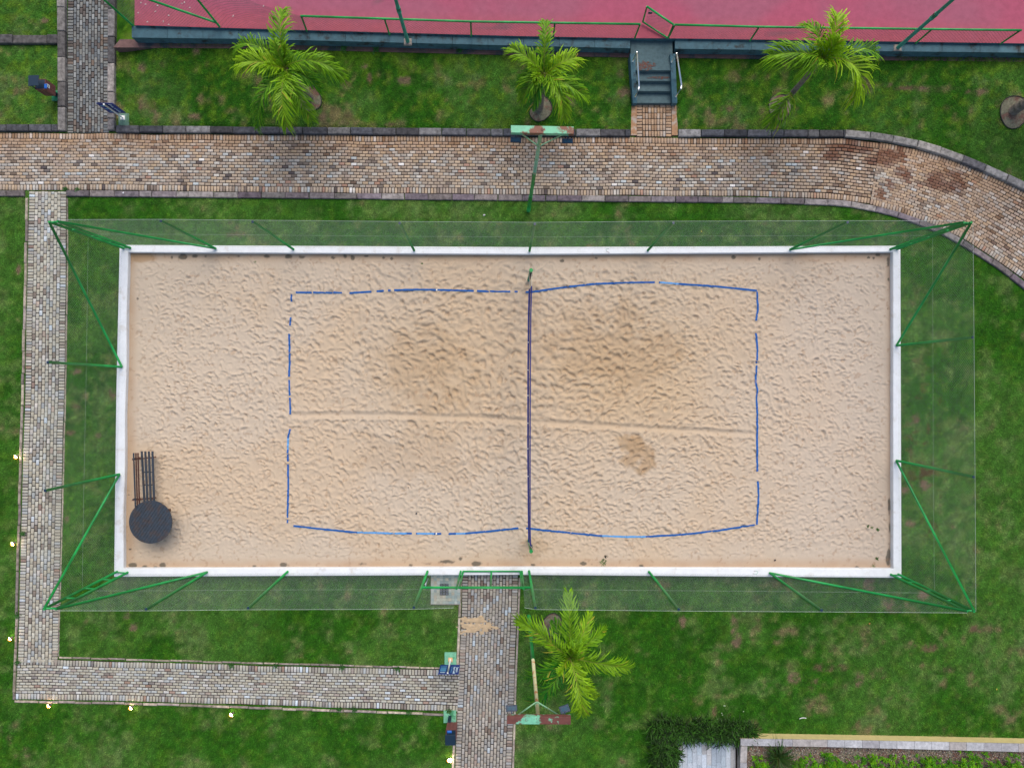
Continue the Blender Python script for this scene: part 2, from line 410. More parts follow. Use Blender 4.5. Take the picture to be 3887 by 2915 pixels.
GAP = 0.020
TV = np.array([(-.5, -.5, 0), (.5, -.5, 0), (.5, .5, 0), (-.5, .5, 0)])
BF = np.array([(0, 1, 5, 4), (1, 2, 6, 5), (2, 3, 7, 6), (3, 0, 4, 7), (4, 5, 9, 8), (5, 6, 10, 9), (6, 7, 11, 10), (7, 4, 8, 11), (8, 9, 10, 11)])
def brick_verts(sx, sy, h, ch):
    x, y = sx / 2, sy / 2
    j = lambda: random.uniform(0, ch * 0.7)
    v = [(-x, -y, -0.04), (x, -y, -0.04), (x, y, -0.04), (-x, y, -0.04), (-x, -y, h - ch), (x, -y, h - ch), (x, y, h - ch), (-x, y, h - ch),
         (-x + ch + j(), -y + ch + j(), h), (x - ch - j(), -y + ch + j(), h), (x - ch - j(), y - ch - j(), h), (-x + ch + j(), y - ch - j(), h)]
    return np.array(v)
def palette(kind):
    if kind == 'tan':
        base = [((0.36, 0.285, 0.215), 30), ((0.39, 0.295, 0.205), 14), ((0.36, 0.33, 0.29), 22), ((0.31, 0.24, 0.185), 14), ((0.45, 0.42, 0.375), 4.5),
                ((0.14, 0.11, 0.09), 4), ((0.21, 0.165, 0.13), 8), ((0.41, 0.43, 0.42), 2.4), ((0.32, 0.19, 0.13), 1.2), ((0.58, 0.55, 0.52), .6), ((0.10, 0.075, 0.065), 1.5)]
    elif kind == 'grey':
        base = [((0.335, 0.315, 0.255), 30), ((0.375, 0.355, 0.29), 22), ((0.29, 0.265, 0.225), 18), ((0.35, 0.355, 0.335), 12), ((0.42, 0.40, 0.365), 7),
                ((0.19, 0.165, 0.145), 3), ((0.32, 0.265, 0.22), 4), ((0.47, 0.52, 0.55), 2), ((0.27, 0.19, 0.15), .6)]
    elif kind == 'mauve':
        base = [((0.31, 0.28, 0.24), 30), ((0.35, 0.325, 0.275), 20), ((0.275, 0.255, 0.225), 20), ((0.33, 0.335, 0.33), 12), ((0.39, 0.36, 0.32), 8),
                ((0.18, 0.145, 0.125), 3), ((0.30, 0.24, 0.20), 5), ((0.44, 0.49, 0.52), 2)]
    else:
        base = [((0.165, 0.170, 0.160), 30), ((0.195, 0.195, 0.180), 25), ((0.125, 0.125, 0.12), 18), ((0.10, 0.088, 0.082), 14), ((0.22, 0.225, 0.215), 8), ((0.13, 0.105, 0.09), 7)]
    return [b[0] for b in base], np.array([b[1] for b in base], float) / sum(b[1] for b in base)
def stain(x, y):
    """rusty / orange dirt on the pavers: returns k_orange, k_rust"""
    px, py = PX(x, y)
    n = fbm(x, y, 1.3, 4, 11); n2 = fbm(x, y, 3.0, 3, 12)
    top = np.interp(px, [0, 1960, 3200, 3887], [505, 520, 530, 720])
    ko = sstep(110, 8, py - top) * sstep(0.15, 0.5, n + 0.1) * 1.3 * (py < 780)
    ko = np.maximum(ko, 0.75 * sstep(2700, 3300, px) * sstep(0.3, 0.55, n) * (py < 1200))
    kr = np.zeros_like(ko)
    for a, b, rx, ry in [(3425, 566, 20, 16), (3442, 600, 9, 30), (3420, 650, 10, 24), (3385, 700, 16, 26), (3352, 735, 20, 22), (3570, 690, 40, 24), (3640, 700, 46, 34), (3340, 610, 60, 20), (3250, 555, 110, 26), (3380, 585, 50, 30), (3180, 590, 60, 22), (3450, 660, 20, 30), (3600, 660, 60, 20)]:
        d = ((px - a) / rx) ** 2 + ((py - b) / ry) ** 2 + (n2 - 0.5) * 2.2
        kr = np.maximum(kr, sstep(1.5, 0.2, d))
    return ko, kr

def lay_path(name, bricks, kind, base_poly, zt=0.022, extra=None):
    root = MB().prism(base_poly, -0.05, 0.004).build(name, M['joint']); tag(root, kind='structure')
    cols, w = palette(kind); npal = 3 * len(cols)
    pal = []
    for c in cols:
        for k in range(3):
            f = random.uniform(0.86, 1.14); g = random.uniform(-0.012, 0.012)
            pal.append((c[0] * f + g, c[1] * f, c[2] * f - g))
    pal = np.clip(np.array(pal), 0.02, 0.8)
    n = len(bricks); B = np.array(bricks)
    B[:, 0] += (fbm(B[:, 0], B[:, 1], 0.8, 3, 81) - 0.5) * 0.04; B[:, 1] += (fbm(B[:, 0], B[:, 1], 0.8, 3, 82) - 0.5) * 0.07
    pick = rng.choice(len(cols), n, p=w) * 3 + rng.integers(0, 3, n)
    # clumps of greyer pavers
    g = fbm(B[:, 0], B[:, 1], 0.5, 3, 21)
    d = np.hypot(B[:, 0], B[:, 1] * 1.0); order = np.argsort(d)
    ko, kr = stain(B[:, 0], B[:, 1])
    if kind != 'tan': ko = ko * 0; kr = kr * 0
    clean = [i for i in order if ko[i] < 0.15 and kr[i] < 0.1 and abs(B[i, 3] * B[i, 4] - 0.0205) < 0.004][:300]
    single = set(clean)
    meshes = {}
    for i in clean:
        key = (int(pick[i]), random.randrange(2))
        if key not in meshes:
            me = bpy.data.meshes.new('brick')
            me.from_pydata([tuple(v) for v in brick_verts(0.2025 - GAP, 0.1025 - GAP, 0.0, 0.007)], [], [tuple(int(q) for q in f) for f in BF])
            a = me.color_attributes.new("Col", 'FLOAT_COLOR', 'POINT')
            cc = pal[key[0]] * random.uniform(0.98, 1.16)
            a.data.foreach_set("color", list(np.tile([*cc, 1.0], 12)))
            me.materials.append(M['brick']); meshes[key] = me
        o = bpy.data.objects.new('brick', meshes[key])
        x, y, a, lx, ly = B[i]
        if lx < ly: a += math.pi / 2; lx, ly = ly, lx
        o.scale = ((lx - GAP) / (0.2025 - GAP), (ly - GAP) / (0.1025 - GAP), 1)
        o.location = (x, y, zt + random.uniform(-0.003, 0.003)); o.rotation_euler = (random.uniform(-.012, .012), random.uniform(-.02, .02), a + random.uniform(-.012, .012))
        link(o, root)
    rest = [i for i in range(n) if i not in single]
    Vs = []; Cs = []; Fs = []
    for q, i in enumerate(rest):
        x, y, a, lx, ly = B[i]
        v = brick_verts(lx - GAP, ly - GAP, 0.0, 0.007)
        a += random.uniform(-.012, .012); ca, sa = math.cos(a), math.sin(a)
        z = zt + random.uniform(-0.003, 0.003) + v[:, 0] * random.uniform(-.02, .02)
        Vs.append(np.stack([x + v[:, 0] * ca - v[:, 1] * sa, y + v[:, 0] * sa + v[:, 1] * ca, z + v[:, 2]], 1))
        c = pal[pick[i]] * random.uniform(0.98, 1.16)
        c = c * (1 - 0.5 * ko[i]) + (c * 0.35 + np.array([0.33, 0.17, 0.07]) * 0.75) * 0.5 * ko[i]
        c = c * (1 - 0.8 * kr[i]) + np.array([0.12, 0.042, 0.022]) * 0.8 * kr[i]
        Cs.append(np.tile(c, (12, 1))); Fs.append(BF + 12 * q)
    if rest:
        o = mesh_np('brick_field', np.concatenate(Vs), np.concatenate(Fs), M['brick'], cols=np.concatenate(Cs), parent=root); tag(o, kind='stuff')
    return root

def kerb(parent, line_px, width, zlo, ztop, stone=0.81, cols=((0.10, 0.095, 0.10), (0.16, 0.15, 0.15)), zf=None, gap=0.018, ch=0.02, world=False, jit=0.006):
    pts = np.array(line_px if world else wpts(line_px)); d = np.r_[0, np.cumsum(np.hypot(*np.diff(pts, axis=0).T))]
    t = 0.0
    while t < d[-1] - 0.05:
        s = min(stone * random.uniform(0.93, 1.05) if stone > 0.6 else stone * random.uniform(0.7, 1.4), d[-1] - t)
        if random.random() < 0.10 and s > 0.6: s *= 0.5
        m = t + s / 2
        a0 = np.array([np.interp(t, d, pts[:, 0]), np.interp(t, d, pts[:, 1])]); a1 = np.array([np.interp(t + s, d, pts[:, 0]), np.interp(t + s, d, pts[:, 1])])
        c = (a0 + a1) / 2; ang = math.atan2(a1[1] - a0[1], a1[0] - a0[0])
        f = random.uniform(0.65, 1.45); k = random.random(); ca, cb = random.choice(cols), random.choice(cols)
        col = tuple((ca[i] * k + cb[i] * (1 - k)) * f for i in range(3))
        zt = ztop + random.uniform(-0.008, 0.008) + (zf(c[0], c[1]) if zf else 0)
        hh = zt - zlo
        b = MB(); b.box((0, 0, -hh / 2), s - gap, width * random.uniform(0.94, 1.04), hh, col=col, ch=ch)
        o = b.build('kerb_stone', M['stone'], parent, colattr=True)
        o.location = (c[0] + random.uniform(-jit, jit), c[1] + random.uniform(-jit, jit), zt); o.rotation_euler = (random.uniform(-.02, .02), random.uniform(-.01, .01), ang + random.uniform(-.006, .006))
        t += s

DARK = ((0.055, 0.058, 0.068), (0.09, 0.09, 0.10), (0.17, 0.165, 0.165), (0.07, 0.068, 0.072))
PURP = ((0.17, 0.145, 0.14), (0.125, 0.10, 0.115), (0.20, 0.18, 0.17), (0.15, 0.13, 0.14))
PALE = ((0.30, 0.25, 0.20), (0.24, 0.20, 0.18), (0.34, 0.29, 0.22))

# main path -------------------------------------------------------------
UA = [(-60, 505), (0, 505), (1000, 513), (1960, 521), (2560, 525), (3203, 525), (3340, 541)]
LA = [(-60, 722), (0, 722), (560, 725), (1000, 731), (1960, 740), (2900, 747), (3150, 757), (3300, 777)]
UB = [(3340, 541), (3380, 548), (3480, 567), (3570, 592), (3670, 628), (3750, 662), (3810, 688), (3887, 724), (3990, 790)]
LB = [(3300, 777), (3340, 787), (3430, 811), (3550, 855), (3670, 915), (3760, 973), (3830, 1022), (3887, 1062), (3950, 1115)]
UAw = smooth_line(wpts(UA), 260, 2); LAw = smooth_line(wpts(LA), 260, 2)
UBw = smooth_line(wpts(UB), 120, 2); LBw = smooth_line(wpts(LB), 120, 2)
main_bricks = ribbon_bricks(LAw, UAw, 15) + ribbon_bricks(LBw, UBw, 20)
poly_main = [tuple(p) for p in np.vstack([LAw, LBw, UBw[::-1], UAw[::-1]])]
path_main = lay_path('path', main_bricks, 'tan', poly_main)
kerb(path_main, [(0 - 60, 490), (226, 490)], 0.23, -0.04, 0.13, cols=DARK)
kerb(path_main, [(446, 494), (1000, 499), (1960, 507), (2392, 509)], 0.23, -0.04, 0.13, cols=DARK)
kerb(path_main, [(2573, 509), (3203, 511)], 0.24, -0.04, 0.13, cols=DARK)
kerb(path_main, [(3203, 511), (3300, 520), (3390, 534), (3490, 554), (3585, 584), (3685, 622), (3765, 658), (3887, 712), (3990, 775)], 0.25, -0.04, 0.15, stone=0.84, cols=((0.20, 0.19, 0.18), (0.12, 0.115, 0.12), (0.27, 0.25, 0.23)))
kerb(path_main, [(-60, 736), (97, 736)], 0.20, -0.04, 0.07, cols=PURP)
kerb(path_main, [(255, 736), (1000, 743), (1960, 753), (2900, 762), (3150, 770), (3250, 780), (3340, 799), (3430, 823), (3550, 868), (3665, 930), (3750, 985), (3825, 1038), (3887, 1085), (3940, 1130)], 0.20, -0.04, 0.07, stone=0.82, cols=PURP)

# left path ---------------------------------------------------------------
Le = [(112, 726), (105, 1050), (97, 1450), (86, 1850), (76, 2200), (69, 2480), (68, 2515)]
Re = [(253, 727), (252, 1050), (246, 1450), (235, 1850), (226, 2200), (220, 2480), (219, 2515)]
Lw = smooth_line(wpts(Le), 120, 1); Rw = smooth_line(wpts(Re), 120, 1)
lb = ribbon_bricks(Lw, Rw, 8)
path_left = lay_path('path', lb, 'grey', [tuple(p) for p in np.vstack([Lw, Rw[::-1]])])
kerb(path_left, [(104, 752), (97, 1050), (88, 1450), (77, 1850), (67, 2200), (60, 2480), (54, 2655)], 0.085, -0.04, 0.045, stone=0.75, cols=PALE, jit=0.012)
kerb(path_left, [(256, 752), (255, 1050), (249, 1450), (239, 1850), (229, 2200), (222, 2495)], 0.05, -0.04, 0.02, stone=0.9, cols=PALE, jit=0.006)

# bottom path ---------------------------------------------------------------
Te = [(68, 2500), (221, 2503), (1000, 2526), (1749, 2542)]
Be = [(60, 2652), (500, 2660), (1000, 2675), (1741, 2700)]
Tw = smooth_line(wpts(Te), 160, 1); Bw = smooth_line(wpts(Be), 160, 1)
bb = [b for b in ribbon_bricks(Bw, Tw, 10) if True]
path_bottom = lay_path('path', bb, 'grey', [tuple(p) for p in np.vstack([Bw, Tw[::-1]])], zt=0.019)
kerb(path_bottom, [(225, 2495), (600, 2505), (1000, 2517), (1690, 2535)], 0.055, -0.04, 0.035, stone=0.5, cols=PALE, jit=0.01)
kerb(path_bottom, [(56, 2660), (500, 2669), (1000, 2686), (1725, 2712)], 0.075, -0.04, 0.04, stone=0.6, cols=PALE, jit=0.012)

# gate path --------------------------------------------------------------------
Ge = [(1755, 2179), (1752, 2300), (1744, 2480), (1735, 2700), (1727, 2915), (1724, 2990)]
Gr = [(1967, 2179), (1964, 2300), (1956, 2480), (1949, 2700), (1942, 2915), (1940, 2990)]
Gw = smooth_line(wpts(Ge), 120, 1); Grw = smooth_line(wpts(Gr), 120, 1)
gb = ribbon_bricks(Gw, Grw, 14)
path_gate = lay_path('path', gb, 'mauve', [tuple(p) for p in np.vstack([Gw, Grw[::-1]])], zt=0.025)
kerb(path_gate, [(1749, 2190), (1746, 2300), (1738, 2480), (1736, 2530)], 0.09, -0.04, 0.045, stone=1.4, cols=PALE)
kerb(path_gate, [(1728, 2706), (1720, 2915), (1717, 2990)], 0.085, -0.04, 0.045, stone=1.4, cols=PALE)
kerb(path_gate, [(1972, 2190), (1969, 2300), (1961, 2480), (1954, 2700), (1947, 2915), (1944, 2990)], 0.07, -0.04, 0.045, stone=1.4, cols=PALE)

# grey path top left -----------------------------------------------------------
Ee = [(258, -60), (257, 300), (257, 505)]
Er = [(418, -60), (416, 300), (414, 507)]
Ew = smooth_line(wpts(Ee), 60); Erw = smooth_line(wpts(Er), 60)
eb = ribbon_bricks(Ew, Erw, 10)
path_grey = lay_path('path', eb, 'dark', [tuple(p) for p in np.vstack([Ew, Erw[::-1]])], zt=0.02)
kerb(path_grey, [(240, -60), (242, 200), (242, 503)], 0.26, -0.04, 0.15, stone=0.85, cols=((0.20, 0.185, 0.17), (0.13, 0.12, 0.115), (0.24, 0.22, 0.20)))
kerb(path_grey, [(431, -60), (430, 200), (429, 500)], 0.23, -0.04, 0.15, stone=0.95, cols=((0.13, 0.125, 0.12), (0.085, 0.08, 0.08), (0.17, 0.155, 0.15), (0.24, 0.21, 0.19)))
kerb(path_grey, [(-60, 155), (226, 155)], 0.30, -0.04, 0.12, stone=1.1, cols=((0.075, 0.07, 0.07), (0.12, 0.11, 0.105)))

# short path by the stairs --------------------------------------------------------
fb = []
c0 = P(2416, 398); c1 = P(2549, 522); wq = c1.x - c0.x; hq = c0.y - c1.y
ncol = 8; cw = (wq - 0.405) / ncol; nr = 5; rh = (hq - 0.103) / nr
for r in range(11):
    for sx in (c0.x + 0.10, c1.x - 0.10): fb.append((sx, c0.y - 0.05 - r * hq / 11, 0.0, 0.2025, hq / 11))
for cidx in range(ncol):
    for r in range(nr): fb.append((c0.x + 0.2025 + cw * (cidx + 0.5), c0.y - 0.103 - rh * (r + 0.5), math.pi / 2, rh, cw))
for k in range(4): fb.append((c0.x + 0.2025 + (wq - 0.405) / 4 * (k + 0.5), c0.y - 0.0515, 0.0, (wq - 0.405) / 4, 0.103))
path_stairs = lay_path('path', fb, 'tan', wpts([(2412, 392), (2553, 392), (2553, 523), (2412, 523)]), zt=0.024)
b = MB().prism([tuple(q) for q in wpts([(2395, 388), (2416, 392), (2416, 516), (2394, 516)])], -0.05, 0.05); b.build('border_slab', M['concor'], path_stairs)
b = MB().prism([tuple(q) for q in wpts([(2549, 396), (2571, 396), (2571, 516), (2549, 516)])], -0.05, 0.05); b.build('border_slab', M['concor'], path_stairs)

# ------------------------------------------------------------------ sand pit
ZS, ZW = 0.22, 0.42
INNER = [P(485, 958, ZW), P(2000, 966, ZW), P(3390, 957, ZW), P(3391, 2158, ZW), P(1960, 2153, ZW), P(467, 2157, ZW), P(476, 1500, ZW)]
OUTER = [P(453, 930, ZW), P(2000, 938, ZW), P(3419, 933, ZW), P(3423, 2193, ZW), P(1960, 2182, ZW), P(432, 2189, ZW), P(440, 1500, ZW)]
b = MB(); n = len(INNER)
vi = [(p.x, p.y) for p in INNER]; vo = [(p.x, p.y) for p in OUTER]
def ringdiv(a, k=10):
    out = []
    for i in range(len(a)):
        x0, y0 = a[i]; x1, y1 = a[(i + 1) % len(a)]
        for j in range(k): out.append((x0 + (x1 - x0) * j / k, y0 + (y1 - y0) * j / k))
    return out
vi, vo = ringdiv(vi), ringdiv(vo); n = len(vi)
# the inner edge of the left side waves slightly
vi = [(x + 0.014 * math.sin(y * 1.9), y) if x < -10.5 else (x, y) for x, y in vi]
e = 0.02
cen = (0.2, -0.5)
vs = []
for (x, y) in vi: vs.append((x, y, 0.0))
for (x, y) in vi: vs.append((x, y, ZW - e))
for (x, y), (ox, oy) in zip(vi, vo): d = math.hypot(ox - x, oy - y); vs.append((x + (ox - x) / d * e, y + (oy - y) / d * e, ZW))
for (x, y), (ox, oy) in zip(vi, vo): d = math.hypot(ox - x, oy - y); vs.append((ox - (ox - x) / d * e, oy - (oy - y) / d * e, ZW))
for (x, y) in vo: vs.append((x, y, ZW - e))
for (x, y) in vo: vs.append((x, y, -0.1))
fs = []
for ring in range(5):
    for i in range(n): j = (i + 1) % n; fs.append((ring * n + i, ring * n + j, (ring + 1) * n + j, (ring + 1) * n + i))
b.add(vs, fs)
wall = b.build('pit_wall', M['white']); tag(wall, 'low white painted wall running all round the sand court', 'low wall')

sx0, sx1 = P(455, 1500, ZS).x, P(3400, 1500, ZS).x
sy0, sy1 = P(1900, 2168, ZS).y, P(1900, 950, ZS).y
SR = 0.027
ax = np.arange(sx0, sx1, SR); ay = np.arange(sy0, sy1, SR)
SX, SY = np.meshgrid(ax, ay); SH = np.zeros_like(SX)
ix0, ix1 = P(497, 0, ZS).x, P(3383, 0, ZS).x; iy0, iy1 = P(0, 2150, ZS).y, P(0, 968, ZS).y
N = 11800
cxs = rng.uniform(ix0, ix1, N); cys = rng.uniform(iy0, iy1, N)
flow = fbm(cxs, cys, 0.18, 2, 31); dens = fbm(cxs, cys, 0.35, 3, 33); csz = np.exp(-((cxs - 0.3) / 6.0) ** 2 - ((cys - 1.0) / 3.5) ** 2)
for i in range(N):
    x, y = cxs[i], cys[i]
    edge = min(x - ix0, ix1 - x, (y - iy0) * 1.0, iy1 - y)
    if edge < 0.25: continue
    cs = 0.72 + 0.68 * csz[i]; big = i % 14 == 0; L = random.uniform(0.12, 0.30) * cs * (1.15 if big else 1); W = random.uniform(0.034, 0.082) * cs * (1.45 if big else 1)
    ang = R(-18) + (flow[i] - 0.5) * 2.6 + random.gauss(0, 0.72)
    dep = random.uniform(0.008, 0.034) * (1.05 + 0.2 * csz[i]) * min(1, 0.15 + edge / 1.3) * (0.65 + 0.7 * dens[i])
    rr = L * 1.25
    i0 = max(0, int((x - rr - sx0) / SR)); i1 = min(len(ax), int((x + rr - sx0) / SR) + 2)
    j0 = max(0, int((y - rr - sy0) / SR)); j1 = min(len(ay), int((y + rr - sy0) / SR) + 2)
    dx = SX[j0:j1, i0:i1] - x; dy = SY[j0:j1, i0:i1] - y
    u = dx * math.cos(ang) + dy * math.sin(ang); v = -dx * math.sin(ang) + dy * math.cos(ang)
    bend = random.uniform(-1.8, 1.8); v = v + bend * u * u
    q = (u / (L * 0.5)) ** 2 + (v / W) ** 2
    SH[j0:j1, i0:i1] += dep * (-np.exp(-q * 1.3) + 0.75 * np.exp(-((np.sqrt(q) - 1.55) ** 2) * 3.0) * (0.6 + 0.4 * np.tanh(2 * v / W)))
# dig a limit so overlapping dents do not pile up
SH = np.tanh(SH / 0.06) * 0.06
ed = np.minimum(np.minimum(SX - ix0, ix1 - SX), np.minimum(SY - iy0, iy1 - SY))
SH += (fbm(SX, SY, 0.6, 3, 35) - 0.5) * 0.05 + (fbm(SX, SY, 5.0, 4, 36) - 0.5) * 0.028 * sstep(0, 0.6, ed)
# raked groove across the court
gl = [(1110, 1576), (1350, 1574), (1600, 1578), (1900, 1590), (2010, 1601), (2230, 1613), (2400, 1622), (2640, 1636), (2868, 1648)]
gw = np.array([tuple(P(a, c, ZS))[:2] for a, c in gl])
gyv = np.interp(SX, gw[:, 0], gw[:, 1]) + (fbm(SX, SX * 0, 2.0, 2, 37) - 0.5) * 0.05
gm = sstep(gw[0, 0] - 0.1, gw[0, 0] + 0.1, SX) * sstep(gw[-1, 0] + 0.1, gw[-1, 0] - 0.1, SX)
dv = SY - gyv
SH = SH * (1 - gm * 0.85 * np.exp(-(dv / 0.12) ** 2)) + gm * (-0.028 * np.exp(-((dv - 0.01) / 0.065) ** 2) + 0.018 * np.exp(-((np.abs(dv) - 0.15) / 0.05) ** 2))
# shallow ring dug round the table
tb = P(571, 1982, ZS)
td = np.hypot(SX - tb.x - 0.25, SY - tb.y + 0.02)
SH -= 0.02 * np.exp(-((td - 0.98) / 0.035) ** 2) * (SX > tb.x)
# corners drift up to the walls
SH += 0.03 * np.exp(-np.clip(ed, 0, 9) / 0.18)
SZ = ZS + SH
def sandz(x, y):
    i = min(max(int((x - sx0) / SR), 0), len(ax) - 1); j = min(max(int((y - sy0) / SR), 0), len(ay) - 1)
    return float(SZ[j, i])
def sandP(px, py, dz=0.0):
    p = P(px, py, ZS); p = P(px, py, sandz(p.x, p.y) + dz); return p
fx, fy = SX.ravel(), SY.ravel()
spx, spy = 1925 + fx * F / (H - ZS), 1478 - fy * F / (H - ZS)
c = np.zeros((len(fx), 3)); base = np.array([0.515, 0.420, 0.318]); warm = np.array([0.52, 0.375, 0.235]); greyc = np.array([0.49, 0.405, 0.325])
k1 = fbm(fx, fy, 0.35, 4, 41); k = sstep(0.4, 0.65, k1)[:, None]
c = base * (1 - k * 0.4) + warm * k * 0.4
z = np.exp(-(((spx - 2400) / 420) ** 2 + ((spy - 1400) / 330) ** 2)) + 0.8 * np.exp(-(((spx - 1620) / 300) ** 2 + ((spy - 1380) / 300) ** 2))
kz = (0.62 * z)[:, None]; c = c * (1 - kz) + np.array([0.46, 0.325, 0.185]) * kz
kz = (sstep(2500, 3300, spx) * 0.6)[:, None]; c = c * (1 - kz) + greyc * kz
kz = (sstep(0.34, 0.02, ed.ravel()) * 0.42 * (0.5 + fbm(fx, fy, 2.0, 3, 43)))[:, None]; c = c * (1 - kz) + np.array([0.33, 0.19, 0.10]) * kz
st = np.zeros(len(fx)); nn = fbm(fx, fy, 2.2, 4, 44)
for a, b_, rx, ry, s in [(2390, 1690, 52, 34, .68), (2425, 1735, 60, 44, .58), (2450, 1760, 40, 36, .6), (2350, 1320, 240, 170, .32), (1600, 1400, 190, 170, .28), (1600, 1720, 260, 110, .22), (2015, 1180, 40, 120, .25), (2020, 2080, 90, 40, .3), (540, 980, 60, 16, .6)]:
    d = ((spx - a) / rx) ** 2 + ((spy - b_) / ry) ** 2 + (nn - 0.5) * 3.2
    st = np.maximum(st, s * sstep(1.4, 0.2, d))
c = c * (1 - st[:, None]) + np.array([0.33, 0.205, 0.100]) * st[:, None]
# dark algae patches by the walls
nb = fbm(fx, fy, 4.0, 4, 45); db = np.zeros(len(fx))
spots = [(1015, 974, 16, 7), (1098, 974, 16, 10), (1148, 976, 16, 6), (1265, 979, 9, 5), (1310, 975, 9, 10), (1338, 977, 9, 12), (1390, 973, 11, 5), (1457, 979, 6, 6), (1487, 982, 5, 5),
         (695, 976, 16, 11), (742, 973, 12, 6), (782, 976, 7, 6), (870, 978, 7, 6), (905, 975, 18, 6), (655, 980, 5, 8), (2264, 979, 8, 7), (2133, 990, 8, 6), (2788, 975, 9, 7), (2886, 980, 4, 6),
         (3302, 976, 6, 4), (3323, 978, 5, 4), (3338, 967, 9, 5), (3379, 990, 5, 22), (3380, 1060, 4, 9), (3375, 1170, 3, 4), (517, 2140, 18, 9), (557, 2147, 13, 7), (630, 2140, 17, 11), (597, 2148, 8, 4), (478, 2140, 10, 16),
         (973, 2144, 9, 5), (1088, 2140, 20, 9), (1375, 2138, 22, 10), (1562, 2142, 9, 6), (1625, 2138, 18, 7), (1690, 2130, 42, 9), (1750, 2118, 10, 8), (1810, 2137, 20, 9), (2212, 2136, 14, 6), (2246, 2140, 6, 6), (2357, 2142, 9, 6), (2432, 2146, 9, 6),
         (3377, 1920, 4, 40), (3378, 2000, 4, 22), (3376, 2090, 7, 36), (3372, 2130, 8, 20), (3252, 2152, 8, 4), (497, 1875, 5, 4), (481, 1972, 5, 9), (503, 2080, 4, 3), (527, 1135, 5, 4), (2023, 2142, 8, 4)]
for a, b_, rx, ry in spots:
    m = (np.abs(spx - a) < rx * 2.2) & (np.abs(spy - b_) < ry * 2.2)
    d = ((spx[m] - a) / rx) ** 2 + ((spy[m] - b_) / ry) ** 2 + (nb[m] - 0.5) * 3.0
    db[m] = np.maximum(db[m], sstep(1.0, 0.4, d))
c = c * (1 - db[:, None] * 0.8) + np.array([0.07, 0.068, 0.055]) * db[:, None] * 0.8
sn = fbm(fx, fy, 9.0, 2, 46); ks = (sstep(0.72, 0.80, sn) * 0.35)[:, None]; c = c * (1 - ks) + np.array([0.27, 0.16, 0.09]) * ks
nx2, ny2 = len(ax), len(ay); idx = np.arange(nx2 * ny2).reshape(ny2, nx2)
Fq = np.stack([idx[:-1, :-1].ravel(), idx[:-1, 1:].ravel(), idx[1:, 1:].ravel(), idx[1:, :-1].ravel()], 1)
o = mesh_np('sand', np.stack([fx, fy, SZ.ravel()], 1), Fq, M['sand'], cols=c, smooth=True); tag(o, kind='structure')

# ------------------------------------------------------------------ court tape
def tape(px_pts, gaps, label, width=0.06, light=(), white=(), group='blue boundary tapes on the sand', dz=0.010):
    a = resample([tuple(P(*p, ZS))[:2] for p in px_pts], 400); d = np.r_[0, np.cumsum(np.hypot(*np.diff(a, axis=0).T))]
    nseg = int(d[-1] / 0.035)
    root = None
    t = np.linspace(0, 1, nseg); x = np.interp(t * d[-1], d, a[:, 0]); y = np.interp(t * d[-1], d, a[:, 1])
    tx, ty = np.gradient(x), np.gradient(y); l = np.hypot(tx, ty); nxn, nyn = -ty / l, tx / l
    wv = (0.75 + 0.5 * fbm(x, y, 3.0, 3, 51 + len(label))); edge_n = fbm(x, y, 14, 2, 52)
    def covered(s): return any(g0 <= s <= g1 for g0, g1 in gaps)
    pieces = []; cur = None; ck = None
    mid = nseg // 2
    root = empty('boundary_tape', (x[mid], y[mid], ZS), label, 'court tape', group)
    for i in range(nseg - 1):
        s = t[i]
        if covered(s): cur = None; continue
        key = 'lblue' if any(g0 <= s <= g1 for g0, g1 in light) else 'blue'
        if cur is None or key != ck: cur = MB(); ck = key; pieces.append((key, cur))
        w0 = width * min(1.1, wv[i] * (0.8 + 0.5 * edge_n[i])) / 2; w1 = width * min(1.1, wv[i + 1] * (0.8 + 0.5 * edge_n[i + 1])) / 2
        z0 = max(sandz(x[i] + nxn[i] * w0, y[i] + nyn[i] * w0), sandz(x[i], y[i]), sandz(x[i] - nxn[i] * w0, y[i] - nyn[i] * w0)) + dz
        z1 = max(sandz(x[i + 1] + nxn[i + 1] * w1, y[i + 1] + nyn[i + 1] * w1), sandz(x[i + 1], y[i + 1]), sandz(x[i + 1] - nxn[i + 1] * w1, y[i + 1] - nyn[i + 1] * w1)) + dz
        vs = []
        for (xx, yy, zz, ww, q) in ((x[i], y[i], z0, w0, i), (x[i + 1], y[i + 1], z1, w1, i + 1)):
            for sg in (-1, 1):
                for dzz in (0, -0.004): vs.append((xx + nxn[q] * ww * sg - x[mid], yy + nyn[q] * ww * sg - y[mid], zz + dzz - ZS))
        cur.add(vs, [(0, 4, 6, 2), (1, 3, 7, 5), (0, 1, 5, 4), (2, 6, 7, 3), (0, 2, 3, 1), (4, 5, 7, 6)])
    for key, mb in pieces: mb.build('tape_piece' if key == 'blue' else 'turned_tape_piece', M[key], root)
    for s in white:
        xx, yy = np.interp(s * d[-1], d, a[:, 0]), np.interp(s * d[-1], d, a[:, 1])
        MB().box((xx - x[mid], yy - y[mid], sandz(xx, yy) + dz + 0.006 - ZS), 0.055, 0.06, 0.01).build('white_tag', M['wtape'], root)
    return root
tape([(1124, 1111), (1300, 1112), (1330, 1113), (1480, 1103), (1580, 1100), (1660, 1101), (1800, 1105), (1930, 1108), (1965, 1108)],
     [(0.205, 0.24), (0.335, 0.36), (0.395, 0.415), (0.425, 0.44), (0.80, 0.812), (0.965, 0.985)], 'blue tape along the far side line, left of the net, half buried in sand', white=(0.635,))
